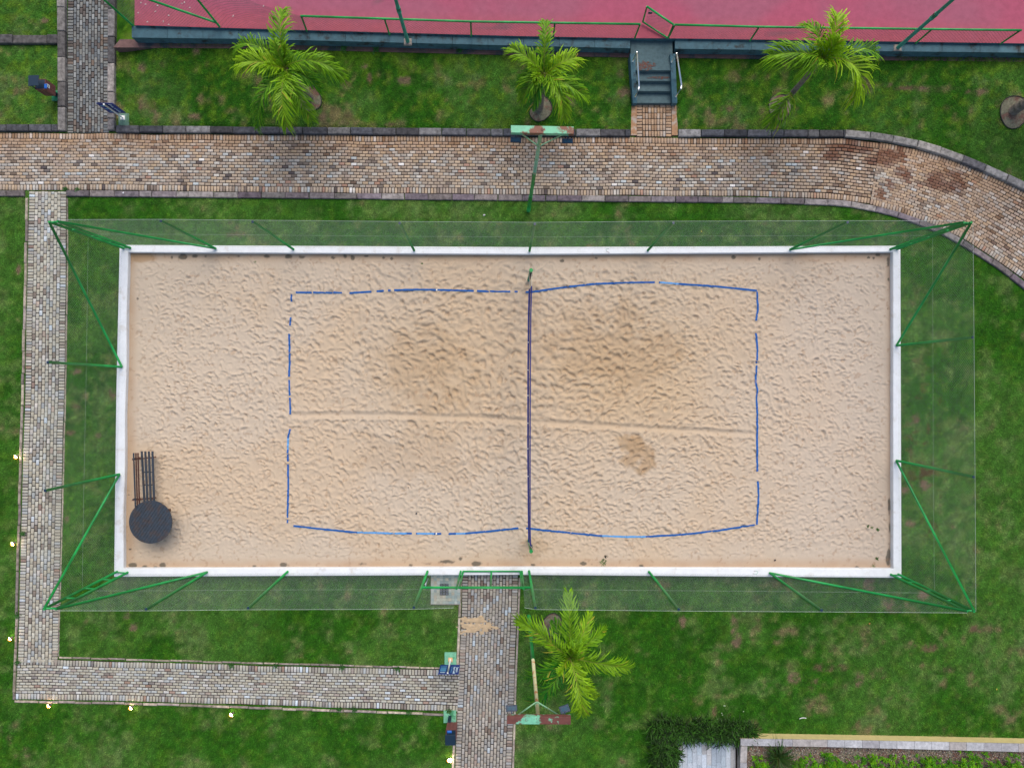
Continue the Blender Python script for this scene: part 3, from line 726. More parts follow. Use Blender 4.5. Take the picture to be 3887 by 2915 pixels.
tape([(1995, 1110), (2040, 1106), (2150, 1090), (2250, 1079), (2370, 1074), (2490, 1072), (2600, 1080), (2720, 1088), (2873, 1104)],
     [(0.555, 0.572)], 'bowed blue tape along the far side line, right of the net', light=((0.58, 0.66),))
tape([(2873, 1108), (2876, 1180), (2869, 1215), (2869, 1262), (2875, 1330), (2870, 1400), (2868, 1452), (2874, 1478), (2871, 1510), (2874, 1580), (2873, 1700), (2874, 1785), (2876, 1820), (2879, 1880), (2872, 1990)],
     [(0.125, 0.178), (0.305, 0.315), (0.77, 0.81)], 'blue tape along the right end line of the court', width=0.06)
tape([(1107, 1118), (1108, 1150), (1103, 1235), (1099, 1265), (1100, 1350), (1098, 1440), (1103, 1560), (1103, 1625), (1094, 1660), (1093, 1720), (1095, 1850), (1092, 1984)],
     [(0.03, 0.10), (0.135, 0.17), (0.36, 0.372), (0.44, 0.452), (0.525, 0.585), (0.73, 0.74), (0.975, 0.985)], 'broken blue tape along the left end line of the court', width=0.058, light=((0.63, 0.68),))
tape([(1115, 1995), (1250, 2010), (1360, 2020), (1480, 2023), (1600, 2024), (1700, 2025), (1760, 2024), (1860, 2015), (1968, 2003)],
     [(0.525, 0.54), (0.655, 0.685)], 'blue tape along the near side line, left of the net', light=((0.28, 0.50), (0.545, 0.62), (0.72, 0.76)), white=(0.635,))
tape([(1997, 2004), (2120, 2017), (2270, 2032), (2360, 2036), (2450, 2036), (2600, 2027), (2730, 2012), (2864, 1991)],
     [], 'bowed blue tape along the near side line, right of the net', light=((0.33, 0.52),), white=(0.365,))

# ------------------------------------------------------------------ court net
net = empty('court_net', P(2008, 1555, ZS), 'long navy net stretched across the middle of the sand court between two green posts', 'net')
o0 = net.location
def along(pts, z, n=120):
    a = resample(pts, n); return [P(q[0], q[1], z) for q in a]
topc = along([(2018, 1086), (2015, 1200), (2013.5, 1400), (2012.5, 1700), (2012.5, 2000), (2014, 2072)], 2.50)
botc = along([(2010, 1098), (2007, 1200), (2005, 1400), (2004.5, 1700), (2006.5, 1950), (2008, 2058)], 1.62)
def band(pts, w, th=0.006, tilt=0.0):
    b = MB()
    for i in range(len(pts) - 1):
        for_ = []
        for p in (pts[i], pts[i + 1]):
            for sx in (-w / 2, w / 2):
                for dz in (th / 2, -th / 2): for_.append(Vector((p.x + sx, p.y, p.z + dz + sx * tilt)) - o0)
        b.add(for_, [(0, 4, 6, 2), (1, 3, 7, 5), (0, 1, 5, 4), (2, 6, 7, 3)])
    return b
band(botc, 0.055, tilt=0.5).build('lower_band', M['navy'], net)
band(topc, 0.03, tilt=1.0).build('upper_band', M['navy'], net)
b = MB()
for i in range(0, 119):
    for k in range(1, 6):
        f = k / 6
        b.tube([topc[i].lerp(botc[i], f) - o0, topc[i + 1].lerp(botc[i + 1], f) - o0], 0.003, 3, caps=False)
    b.tube([topc[i] - o0, botc[i] - o0], 0.004, 3, caps=False)
    b.tube([topc[i].lerp(topc[i + 1], 0.5) - o0, botc[i].lerp(botc[i + 1], 0.5) - o0], 0.004, 3, caps=False)
b.build('net_mesh', M['netcord'], net)
for py in (1300, 1405, 1505, 1608, 1711, 1813):
    i = int((py - 1098) / 960 * 119); MB().box(botc[i] - o0 + Vector((-0.005, 0, 0.01)), 0.03, 0.035, 0.02, ch=0.005).build('white_knot', M['wtape'], net)
for nm, (bx, by), (tx, ty), endc, lab in (('net_post', (2007, 1064), (2016, 1026), topc[0], 'padded green net post at the far side of the sand'), ('net_post', (2008, 2050), (2016, 2092), topc[-1], 'padded green net post at the near side of the sand')):
    bp = P(bx, by, ZS - 0.05); tp = P(tx, ty, 2.62)
    e_ = empty(nm, bp, lab, 'net post', 'posts that carry the net')
    MB().tube(rel(e_, [bp, bp.lerp(tp, .5), tp]), 0.052, 16).build('post_tube', M['dkgreen'] if by < 1500 else M['green'], e_, smooth=True)
    MB().tube(rel(e_, [tp, tp + Vector((0, 0, 0.02))]), 0.058, 18).build('post_cap', M['green'], e_)
    sgn = -1 if by < 1500 else 1
    MB().box(tp - e_.location + Vector((0.02, sgn * 0.09, -0.28)), 0.06, 0.08, 0.16, ch=0.01).build('winch', M['bindark'], e_)
    MB().box(tp - e_.location + Vector((0.0, sgn * 0.085, -0.75)), 0.05, 0.05, 0.9, ch=0.006).build('winch_rail', M['redwood'], e_)
    rp = tp + Vector((0.03, sgn * 0.06, -0.18))
    MB().tube(rel(e_, [rp, endc]), 0.008, 6).build('rope', M['rope'], e_)
    MB().tube(rel(e_, [rp + Vector((-0.05, 0, -.3)), endc + Vector((-0.04, 0, -0.5))]), 0.007, 6).build('rope', M['rope'], e_)

# ------------------------------------------------------------------ tall fence
fence = empty('court_fence', P(1960, 2170, ZW), 'tall green tubular frame with wire netting all round the sand court', 'fence')
FO = fence.location; ZT = 4.18
def pipe(name, p0, p1, r=0.040, m='green', n=10, parent=fence, collar=False):
    b = MB().tube([Vector(p0) - parent.location, Vector(p0).lerp(Vector(p1), .5) - parent.location, Vector(p1) - parent.location], r, n)
    return b.build(name, M[m], parent, smooth=True)
posts = dict(
    T=[((470, 942), (188, 843)) , ((818, 944), (611, 840)), ((1114, 947), (959, 843)), ((1572, 951), (1517, 848)), ((2010, 953), (2030, 851)), ((2459, 951), (2556, 847)), ((2999, 948), (3217, 845))],
    B=[((786, 2171), (555, 2311)), ((1092, 2169), (942, 2307)), ((1623, 2168), (1571, 2305)), ((2008, 2167), (2032, 2306)), ((2463, 2169), (2576, 2312)), ((2922, 2174), (3118, 2315))],
    Rr=[((3404, 1312), (3691, 1281)), ((3403, 1748), (3695, 1810))],
    Ll=[((462, 1393), (182, 1375)), ((453, 1800), (172, 1862))])
W3 = lambda b_, t_: (P(*b_, ZW - 0.01), P(*t_, ZT))
corner = dict(TL=[((470, 943), (187, 843)), ((495, 942), (218, 841))], TR=[((3405, 946), (3687, 845)), ((3379, 947), (3658, 845))],
              BR=[((3409, 2179), (3698, 2320)), ((3381, 2180), (3671, 2319))], BL=[((445, 2169), (167, 2311)), ((485, 2172), (212, 2311))])
tops = {}
for k in ('T', 'B', 'Rr', 'Ll'):
    for i, (b_, t_) in enumerate(posts[k]):
        if k == 'T' and i == 0: continue
        p0, p1 = W3(b_, t_); pipe('post', p0, p1); tops[(k, i)] = (p0, p1)
        MB().tube([p1 - FO, p1 + Vector((0, 0, 0.015)) - FO], 0.038, 10).build('post_cap', M['flood'], fence)
CT = {}
for k, (a_, b_) in corner.items():
    pa = W3(*a_); pb = W3(*b_); CT[k] = (pa, pb)
    for p0, p1 in (pa, pb): pipe('corner_post', p0, p1)
    for f in (0.02, 0.24, 0.49, 0.74, 0.985): pipe('rung', pa[0].lerp(pa[1], f), pb[0].lerp(pb[1], f), 0.024 if f < .9 else 0.03)
def brace(bpx, corner_top): pipe('brace', P(*bpx, ZW + 0.05), corner_top, 0.036)
brace((820, 944), CT['TL'][1][1]); brace((462, 1391), CT['TL'][0][1]); brace((453, 1801), CT['BL'][0][1]); brace((786, 2171), CT['BL'][1][1])
brace((2922, 2174), CT['BR'][1][1]); brace((3403, 1750), CT['BR'][0][1]); brace((3404, 1310), CT['TR'][0][1]); brace((2999, 948), CT['TR'][1][1])
# netting: straight wire strands laid both ways across each side
def netting(name, path, pitch, r, parent, m, zfun=None):
    """path: list of (bottom, top) point pairs; strands at 45 degrees both ways"""
    b = MB(); O = parent.location
    d = [0.0]
    for i in range(len(path) - 1): d.append(d[-1] + (path[i + 1][0] - path[i][0]).xy.length)
    Ltot = d[-1]; hgt = sum((q[1] - q[0]).length for q in path) / len(path)
    def at(s, f):
        s = min(max(s, 0), Ltot); i = max(k for k in range(len(d)) if d[k] <= s + 1e-9); i = min(i, len(d) - 2)
        t = (s - d[i]) / max(1e-6, d[i + 1] - d[i])
        lo = path[i][0].lerp(path[i + 1][0], t); hi = path[i][1].lerp(path[i + 1][1], t)
        return lo.lerp(hi, f)
    vsl = []
    for sg in (1, -1):
        s0 = -hgt
        while s0 < Ltot + hgt:
            sa, fa = s0, 0.0; sb, fb = s0 + sg * hgt, 1.0
            # clip to [0, Ltot]
            if max(sa, sb) > 0 and min(sa, sb) < Ltot:
                def clip(s):
                    return (s - s0) / (sg * hgt)
                f0, f1 = 0.0, 1.0
                fa0, fa1 = sorted((clip(0), clip(Ltot)))
                f0 = max(f0, fa0); f1 = min(f1, fa1)
                if f1 - f0 > 0.01:
                    nb = 4
                    pts = []
                    for k in range(nb + 1):
                        f = f0 + (f1 - f0) * k / nb; pts.append(at(s0 + sg * hgt * f, f) - O)
                    b.tube(pts, r, 3, caps=False)
            s0 += pitch
    return b.build(name, M[m], parent)
off = {'T': Vector((0, .05, 0)), 'B': Vector((0, -.05, 0)), 'L': Vector((-.05, 0, 0)), 'R': Vector((.05, 0, 0))}
def pr(pair, o_): return (pair[0] + o_, pair[1] + o_)
tl = [tops[('T', i)] for i in range(1, 7)]
sideT = [pr(q, off['T']) for q in [CT['TL'][1]] + tl + [CT['TR'][1]]]
sideR = [pr(q, off['R']) for q in [CT['TR'][0], tops[('Rr', 0)], tops[('Rr', 1)], CT['BR'][0]]]
sideL = [pr(q, off['L']) for q in [CT['TL'][0], tops[('Ll', 0)], tops[('Ll', 1)], CT['BL'][0]]]
Bt = [tops[('B', i)] for i in range(6)]
sideB1 = [pr(q, off['B']) for q in [CT['BL'][1], Bt[0], Bt[1], Bt[2]]]
# over the gate path the netting stops at the tiled pad and starts again past the gate
g1 = (P(1740, 2182, ZW), P(1722, 2307, ZT)); g2 = (P(1984, 2182, ZW), P(1991, 2306, ZT))
sideB2 = [pr(Bt[2], off['B']), (g1[0], g1[1])]
sideB3 = [(g2[0], g2[1]), pr(Bt[3], off['B']), pr(Bt[4], off['B']), pr(Bt[5], off['B']), pr(CT['BR'][1], off['B'])]
for s_ in (sideT, sideR, sideL, sideB1, sideB2, sideB3): netting('wire_netting', s_, 0.085, 0.00125, fence, 'wire')
for s_ in (sideT, sideR, sideL, sideB1, sideB2, sideB3):
    for f, r_ in ((0.999, 0.0032), (0.5, 0.0015)):
        MB().tube([q[0].lerp(q[1], f) - FO for q in s_], r_, 4, caps=False).build('tension_wire', M['cord'], fence)
# gate frame in the near side
zb = 2.35
pA = Bt[2][0].lerp(Bt[2][1], 0.49); pB = Bt[3][0].lerp(Bt[3][1], 0.49)
pipe('gate_lintel', pA, pB, 0.036)
def up(px, tx, nm, r=0.034):
    return pipe(nm, P(px, 2168, ZW), P(tx, 2234, zb), r)
up(1749, 1733, 'gate_post'); up(1981, 1988, 'gate_post')
gate = MB().tube([P(1758, 2168, ZW + .05) - FO, P(1744, 2231, zb - .05) - FO], 0.03, 10).build('gate', M['green'], fence, smooth=True)
for nm, a_, c_ in (('gate_rail', P(1758, 2168, ZW + .05), P(1975, 2168, ZW + .05)), ('gate_stile', P(1975, 2168, ZW + .05), P(1980, 2231, zb - .05)), ('gate_stile', P(1865, 2168, ZW + .05), P(1863, 2231, zb - .05)), ('gate_rail', P(1744, 2231, zb - .06), P(1980, 2231, zb - .06))):
    MB().tube([Vector(a_) - FO, Vector(c_) - FO], 0.028, 10).build(nm, M['green'], gate, smooth=True)

# ------------------------------------------------------------------ raised court, ledge, stairs
ZC, ZL, ZG = 0.86, 0.76, 0.42
ce = [(511, 97), (960, 110), (1960, 138), (2397, 146), (2557, 147), (2920, 152), (3887, 166), (4300, 172)]
cpoly = [P(a, c_, ZC) for a, c_ in ce] + [P(4300, -900, ZC), P(511, -900, ZC)]
gxs = np.arange(P(511, 0, ZC).x, P(4200, 0, ZC).x, 0.25)
eyw = np.interp(gxs, [p.x for p in cpoly[:8]], [p.y for p in cpoly[:8]])
rows = 40; Vc = []; Cc = []
for r in range(rows):
    f = r / (rows - 1)
    yy = eyw + f ** 1.6 * 9.0
    Vc.append(np.stack([gxs, yy, np.full_like(gxs, ZC)], 1))
Vc = np.concatenate(Vc); x_, y_ = Vc[:, 0], Vc[:, 1]
n1 = fbm(x_, y_, 0.5, 4, 61); n2 = fbm(x_, y_, 3, 4, 62)
pk = np.array([0.35, 0.076, 0.125]); pk2 = np.array([0.31, 0.090, 0.135]); pe = np.array([0.40, 0.082, 0.105])
kk = sstep(0.35, 0.65, n1)[:, None]; cc = pk * (1 - kk) + pk2 * kk
dist = (Vc[:, 1].reshape(rows, -1) - eyw[None, :]).ravel()
ke = (sstep(0.9, 0.1, dist) * (0.4 + 0.6 * n2))[:, None]; cc = cc * (1 - ke) + pe * ke
for a, c_, rx, ry in ((2970, 130, 50, 10), (1880, 105, 60, 10), (1430, 5, 16, 14)):
    q = P(a, c_, ZC); d_ = ((x_ - q.x) / (rx * MPP)) ** 2 + ((y_ - q.y) / (ry * MPP)) ** 2 + (n2 - .5) * 2
    kd = (sstep(1.4, .2, d_) * .5)[:, None]; cc = cc * (1 - kd) + np.array([0.12, 0.08, 0.09]) * kd
nn_ = len(gxs); idx = np.arange(rows * nn_).reshape(rows, nn_)
Fq = np.stack([idx[:-1, :-1].ravel(), idx[:-1, 1:].ravel(), idx[1:, 1:].ravel(), idx[1:, :-1].ravel()], 1)
o = mesh_np('court_surface', Vc, Fq, M['pink'], cols=cc); tag(o, kind='structure')
b = MB()
ed2 = [P(a, c_, ZC) for a, c_ in ce]
for i in range(len(ed2) - 1):   # slab edge
    a_, c_ = ed2[i], ed2[i + 1]; b.add([(a_.x, a_.y, ZC - .004), (c_.x, c_.y, ZC - .004), (c_.x, c_.y, 0.0), (a_.x, a_.y, 0.0)], [(0, 3, 2, 1)])
a_ = ed2[0]; b.add([(a_.x, a_.y, ZC - .004), (a_.x, a_.y + 9, ZC - .004), (a_.x, a_.y + 9, 0), (a_.x, a_.y, 0)], [(0, 1, 2, 3)])
slab = b.build('court_slab', M['teal']); tag(slab, kind='structure')
rw = empty('retaining_wall', P(1500, 170, 0), 'teal painted retaining wall and ledge in front of the red court', 'retaining wall')
def strip(name, fr, bk, z0, z1, m, parent=rw):
    """solid with front edge polyline fr, back edge polyline bk (px at z1)"""
    f_ = [P(a, c_, z1) for a, c_ in fr]; k_ = [P(a, c_, z1) for a, c_ in bk]; b = MB(); O = parent.location
    n_ = len(f_)
    for i in range(n_ - 1):
        q = [f_[i], f_[i + 1], k_[i + 1], k_[i]]
        vs = [Vector((p.x, p.y, z0)) - O for p in q] + [Vector((p.x, p.y, z1)) - O for p in q]
        b.add(vs, [(0, 1, 5, 4), (4, 5, 6, 7), (2, 3, 7, 6), (1, 2, 6, 5), (3, 0, 4, 7)])
    return b.build(name, M[m], parent)
# ledge in cast lengths
def seg(x0, x1, n_):
    bx, by = [450, 960, 1960, 2390, 2570, 3000, 3887, 4300], [143, 149, 174, 184, 186, 192, 201, 205]
    tx_, ty_ = [450, 511, 960, 1960, 2397, 2557, 2920, 3887, 4300], [98, 100, 113, 141, 149, 150, 155, 169, 175]
    for i in range(n_):
        a0 = x0 + (x1 - x0) * i / n_ + 0.6; a1 = x0 + (x1 - x0) * (i + 1) / n_ - 0.6
        mid = (a0 + a1) / 2
        strip('ledge_block', [(a, np.interp(a, bx, by)) for a in (a0, mid, a1)], [(a, np.interp(a, tx_, ty_)) for a in (a0, mid, a1)], ZG - 0.3, ZL + random.uniform(-.004, .004), 'teal')
seg(500, 2393, 14); seg(2562, 4300, 12)
strip('gutter_footing', [(430, 181), (960, 185), (1960, 210), (2393, 218)], [(455, 150), (960, 155), (1960, 180), (2393, 190)], -0.1, ZG - 0.02, 'brown')
strip('gutter_footing', [(2573, 220), (2920, 224), (3887, 236), (4300, 241)], [(2573, 190), (2920, 196), (3887, 206), (4300, 211)], -0.1, ZG - 0.02, 'brown')

st = empty('stairs', P(2482, 390, 0), 'short flight of dark teal concrete steps up to the red court', 'stairs')
SO = st.location
levels = [(392, 347, 0.17), (347, 308, 0.335), (308, 268, 0.50), (268, 152, 0.665)]
for i, (y0_, y1_, z_) in enumerate(levels):
    xl = 2400 + i * 0; xr = 2560
    if i == 3: xl, xr = 2394, 2555
    a_, c_ = P(xl + (8 if i < 3 else 0), y0_, z_), P(xr - 14 if i < 3 else xr, y1_, z_)
    if i == 3: c_ = P(xr, 148, 0.74)
    bb_ = MB(); bb_.box(((a_.x + c_.x) / 2 - SO.x, (a_.y + c_.y) / 2 - SO.y, (z_ - 0.1) / 2 - SO.z), abs(c_.x - a_.x), abs(c_.y - a_.y), z_ + 0.1, ch=0.008)
    so = bb_.build('step' if i < 3 else 'landing', M['teal2'], st)
# rusty dirt on steps: real thin washed soil
def soilpatch(name, cx_, cy_, rx, ry, z_, parent, m, seed, thr=0.5):
    g = 34; b = MB(); O = parent.location if parent else Vector((0, 0, 0)); c_ = P(cx_, cy_, z_)
    xs = np.linspace(-1, 1, g); gx_, gy_ = np.meshgrid(xs, xs)
    hh = 1 - (gx_ ** 2 + gy_ ** 2) + (fbm(gx_ * 3 + seed, gy_ * 3, 1.5, 4, seed) - 0.5) * 2.4
    vs = [(c_.x + gx_[j, i] * rx - O.x, c_.y + gy_[j, i] * ry - O.y, z_ - O.z + 0.012 * max(-0.3, min(1, hh[j, i]))) for j in range(g) for i in range(g)]
    fs = [(j * g + i, j * g + i + 1, (j + 1) * g + i + 1, (j + 1) * g + i) for j in range(g - 1) for i in range(g - 1) if min(hh[j, i], hh[j + 1, i + 1]) > thr]
    b.add(vs, fs); return b.build(name, M[m], parent, smooth=True)
M['wash'] = mat('washed_soil', (0.13, 0.045, 0.028), 0.9, var=0.3, vs=12, col2=(0.055, 0.095, 0.10), c2s=18, c2lo=0.44, c2hi=0.60)
soilpatch('washed_soil', 2446, 250, 0.42, 0.2, 0.666, st, 'wash', 3, 0.35)
soilpatch('washed_soil', 2510, 296, 0.5, 0.06, 0.502, st, 'wash', 5, 0.4)
# stringers
def stringer(px_in, px_out):
    b = MB(); vs = []
    for (y_, z_) in ((205, 0.80), (300, 0.62), (340, 0.46), (392, 0.28)):
        for x_ in (px_out, px_in):
            f = (y_ - 205) / 187.0
            q = P(x_ + f * (10 if px_out < 2480 else 8), y_, z_); vs += [q - SO, Vector((q.x, q.y, -0.05)) - SO]
    fs = []
    for i in range(3):
        o_ = i * 4; fs += [(o_, o_ + 4, o_ + 6, o_ + 2), (o_ + 2, o_ + 6, o_ + 7, o_ + 3), (o_, o_ + 1, o_ + 5, o_ + 4)]
    fs += [(12, 13, 15, 14), (0, 2, 3, 1)]
    b.add(vs, fs); b.build('stringer', M['teal'], st)
stringer(2409, 2392); stringer(2544, 2563)
for pts, lab in ((((2400.6, 236, .72), (2418, 199, 1.42), (2425.5, 326, 1.02), (2424, 341, 0.98), (2409, 371, .30)), 'polished steel handrail on the left side of the teal steps'),
                 (((2547.5, 238.6, .72), (2569, 203, 1.42), (2586.5, 322, 1.02), (2585, 338, 0.98), (2563.6, 371, .30)), 'polished steel handrail on the right side of the teal steps')):
    w_ = [P(*p) for p in pts]; e_ = empty('handrail', w_[-1], lab, 'handrail', 'steel handrails of the steps')
    MB().tube(rel(e_, w_[1:4]), 0.031, 12).build('rail', M['steel'], e_, smooth=True)
    MB().tube(rel(e_, w_[:2]), 0.02, 10).build('rail_leg', M['steel'], e_, smooth=True)
    MB().tube(rel(e_, w_[3:]), 0.02, 10).build('rail_leg', M['steel'], e_, smooth=True)

# low fence of the red court ----------------------------------------------------------
def lowfence(name, rail, feet, label, net_=True):
    """rail: px list at top, feet: list of ((rail px), (foot px))"""
    zt_ = ZC + 0.92
    rp = [P(a, c_, zt_) for a, c_ in rail]
    e_ = empty(name, Vector((rp[0].x, rp[0].y, ZL)), label, 'fence', 'low green railings of the red court')
    MB().tube(rel(e_, rp), 0.034, 10).build('top_rail', M['green'], e_, smooth=True)
    for (a, c_), (a2, c2_) in feet:
        q0, q1 = P(a, c_, zt_), P(a2, c2_, ZL)
        MB().tube(rel(e_, [q1, q0]), 0.028, 8).build('post', M['green'], e_, smooth=True)
    if net_:
        pth = [(Vector((feet_b[0].x, feet_b[0].y, ZL + 0.06)), feet_b[1]) for feet_b in [(P(a2, c2_, ZL), P(a, c_, zt_)) for (a, c_), (a2, c2_) in feet]]
        netting('wire_netting', pth, 0.11, 0.0036, e_, 'wire2')
    return e_
lowfence('railing', [(1141, 62), (1787, 83), (2106, 88), (2431, 93)], [((1144, 63), (1165, 120)), ((1459, 73), (1479, 133)), ((1787, 83), (1789, 139)), ((2106, 88), (2100, 146)), ((2430, 93), (2408, 149))], 'low green railing of the red court left of the open gate')
lowfence('railing', [(2562, 95), (2882, 103), (3538, 112), (3877, 116)], [((2562, 95), (2536, 147)), ((2882, 103), (2846, 157)), ((3203, 108), (3158, 162)), ((3538, 112), (3474, 167)), ((3874, 116), (3795, 169))], 'low green railing of the red court right of the open gate')
ge = empty('railing_gate', P(2537, 147, ZC), 'small green mesh gate standing open over the red court', 'gate')
q = [P(2453, 23, ZC + 1.6), P(2557, 95, ZC + 1.0), P(2535, 146, ZC + 0.05), P(2440, 84, ZC + 0.1)]
q[0] = P(2456, 26, ZC + 1.0)
MB().tube(rel(ge, [q[1], q[0]]), 0.032, 10).build('gate_rail', M['green'], ge, smooth=True)
MB().tube(rel(ge, [q[2], q[3]]), 0.028, 10).build('gate_rail', M['green'], ge, smooth=True)
MB().tube(rel(ge, [q[1], q[2]]), 0.028, 10).build('gate_stile', M['green'], ge, smooth=True)
MB().tube(rel(ge, [q[0], q[3]]), 0.028, 10).build('gate_stile', M['green'], ge, smooth=True)
netting('gate_netting', [(q[2].lerp(q[3], 0.08), q[1].lerp(q[0], 0.08)), (q[3].lerp(q[2], 0.08), q[0].lerp(q[1], 0.08))], 0.09, 0.0036, ge, 'wire2')
MB().box(q[0].lerp(q[3], 0.22).lerp(q[1].lerp(q[2], 0.22), 0.16) - ge.location, 0.12, 0.03, 0.10, ch=0.01).build('gate_latch', M['flood'], ge)

tf = empty('court_corner_fence', P(503, 97, ZL), 'tall green corner posts with brace and netting at the red court', 'fence')
def h_up(px, py, z0, h):   # vertical point above
    a = P(px, py, z0); return Vector((a.x, a.y, z0 + h))
p1 = P(503, 97, ZL); t1 = P(503 - 180, 97 - 162, ZL + 3.4); p2 = P(838, 108, ZL); t2 = P(838 - 200, 108 - 246, ZL + 3.4)
t1 = P(290, -95, 4.1); t2 = P(645, -130, 4.1)
for a_, c_ in ((p1, t1), (p2, t2)): pipe('post', a_, c_, 0.036, parent=tf)
pipe('brace', p2.lerp(t2, 0.10), P(290, -95, 4.1), 0.036, parent=tf)
low = P(1141, 62, ZC + .92); lowb = P(1165, 120, ZL + .05)
netting('wire_netting', [(p1 + Vector((0, 0, .05)), t1), (p2 + Vector((0, 0, .05)), t2)], 0.11, 0.0034, tf, 'wire2')
netting('wire_netting', [(p2 + Vector((0, 0, .05)), t2), (Vector(p2.lerp(lowb, .5)), P(985, 18, 2.7)), (lowb, low)], 0.11, 0.0034, tf, 'wire2')

# lamp poles standing on the ledge
for (a_, c_), lean, lab in (((1548, 160), (1490, -60), 'weathered teal lamp pole rising from the ledge beside the left palm'), ((3407, 183), (3702, -60), 'weathered grey green lamp pole rising from the ledge at the right palm')):
    p0 = P(a_, c_, ZL)
    kx = 7.4
    tp = P(a_ + (a_ - 1925) * 0.43, c_ + (c_ - 1478) * 0.43, 7.6)
    e_ = empty('lamp_pole', p0, lab, 'lamp pole', 'tall poles on the ledge of the red court')
    MB().tube(rel(e_, [p0, p0.lerp(tp, .4), tp]), 0.062, 14, r1=0.045).build('pole_tube', M['dkgreen'], e_, smooth=True)
    MB().tube(rel(e_, [p0.lerp(tp, .26), p0.lerp(tp, .30)]), 0.072, 14).build('pole_collar', M['dkgreen'], e_, smooth=True)
    MB().box((0, 0, -0.01), 0.26, 0.22, 0.07, ch=0.02).build('footing', M['conc'], e_)
    MB().box(tp - p0 + Vector((0, -0.1, 0.03)), 0.5, 0.3, 0.12, ch=0.03).build('lamp_head', M['flood'], e_)

# ------------------------------------------------------------------ T shaped floodlight masts
def mast(base, topx, beam, beamw, floods, label, rusty, sgn, split=0.5):
    p0 = P(*base, 0.0); tp = P(*topx, 7.15)
    e_ = empty('floodlight_mast', p0, label, 'floodlight mast', 'floodlight masts beside the sand court')
    pm = p0.lerp(tp, split); pj = p0.lerp(tp, split * 0.42)
    MB().tube(rel(e_, [p0 - Vector((0, 0, .05)), pj]), 0.066, 14).build('lower_pole', M['green'], e_, smooth=True)
    MB().tube(rel(e_, [pj, pm]), 0.052, 14).build('middle_pole', M['green'], e_, smooth=True)
    MB().tube(rel(e_, [pm, p0.lerp(tp, split + .28), tp]), 0.047, 14).build('upper_pole', M['mint2' if sgn > 0 else 'cream'], e_, smooth=True)
    MB().tube(rel(e_, [p0.lerp(tp, .9), p0.lerp(tp, .915)]), 0.056, 14).build('pole_collar', M['mint2'], e_, smooth=True)
    bl, br = P(*beam[0], 7.33), P(*beam[1], 7.33)
    d = (br - bl); a = math.atan2(d.y, d.x); c_ = (bl + br) / 2
    MB().box(c_ - p0, d.length, beamw, 0.13, rot=Matrix.Rotation(a, 3, 'Z'), ch=0.006).build('crossbeam', M[rusty], e_)
    MB().tube([c_ - p0 + Vector((-0.0, 0, 0.065)), c_ - p0 + Vector((0, 0, 0.075))], 0.035, 12).build('beam_bolt', M['rusty'], e_)
    for f, q in ((0.17, -1), (0.83, 1)):
        MB().tube(rel(e_, [bl.lerp(br, f) + Vector((0, sgn * -beamw * .4, -0.05)), p0.lerp(tp, .885)]), 0.016, 8).build('strut', M['mint2'], e_, smooth=True)
    for (fx_, fy_, w_, h_, rz_, tilt) in floods:
        q = P(fx_, fy_, 7.12)
        rot = Matrix.Rotation(rz_, 3, 'Z') @ Matrix.Rotation(tilt, 3, 'X')
        fo = MB().box(q - p0, w_, h_, 0.05, rot=rot, ch=0.008).build('floodlight', M['flood'], e_)
        MB().box(q - p0 + rot @ Vector((0, 0, 0.03)), w_ * 0.78, h_ * 0.6, 0.012, rot=rot, ch=0.003).build('floodlight_fin_plate', M['glass'], fo)
        for kx in (-.3, 0, .3): MB().box(q - p0 + rot @ Vector((w_ * kx, 0, 0.036)), 0.008, h_ * 0.7, 0.014, rot=rot).build('fin', M['flood'], fo)
        yb = np.interp(q.x, [bl.x, br.x], [bl.y, br.y])
        MB().tube(rel(e_, [q, Vector((q.x, yb, 7.27))]), 0.012, 6).build('bracket', M['flood'], e_)
mast((2006, 800), (2052, 512), ((1939, 494), (2177, 499)), 0.175, [(1958, 531, 0.26, 0.13, -0.08, 0.25), (2154, 536, 0.26, 0.12, 0.0, 0.35)], 'tall T-shaped floodlight mast with mint green crossbeam over the brick path', 'mint', 1, 0.58)
mast((2008, 2339), (2043, 2722), ((1924, 2728), (2166, 2730)), 0.18, [(1942, 2687, 0.27, 0.14, 0.05, -0.3), (2143, 2690, 0.24, 0.17, 0.35, -0.35)], 'tall T-shaped floodlight mast with rusty crossbeam beside the near palm', 'rusty', -1, 0.52)

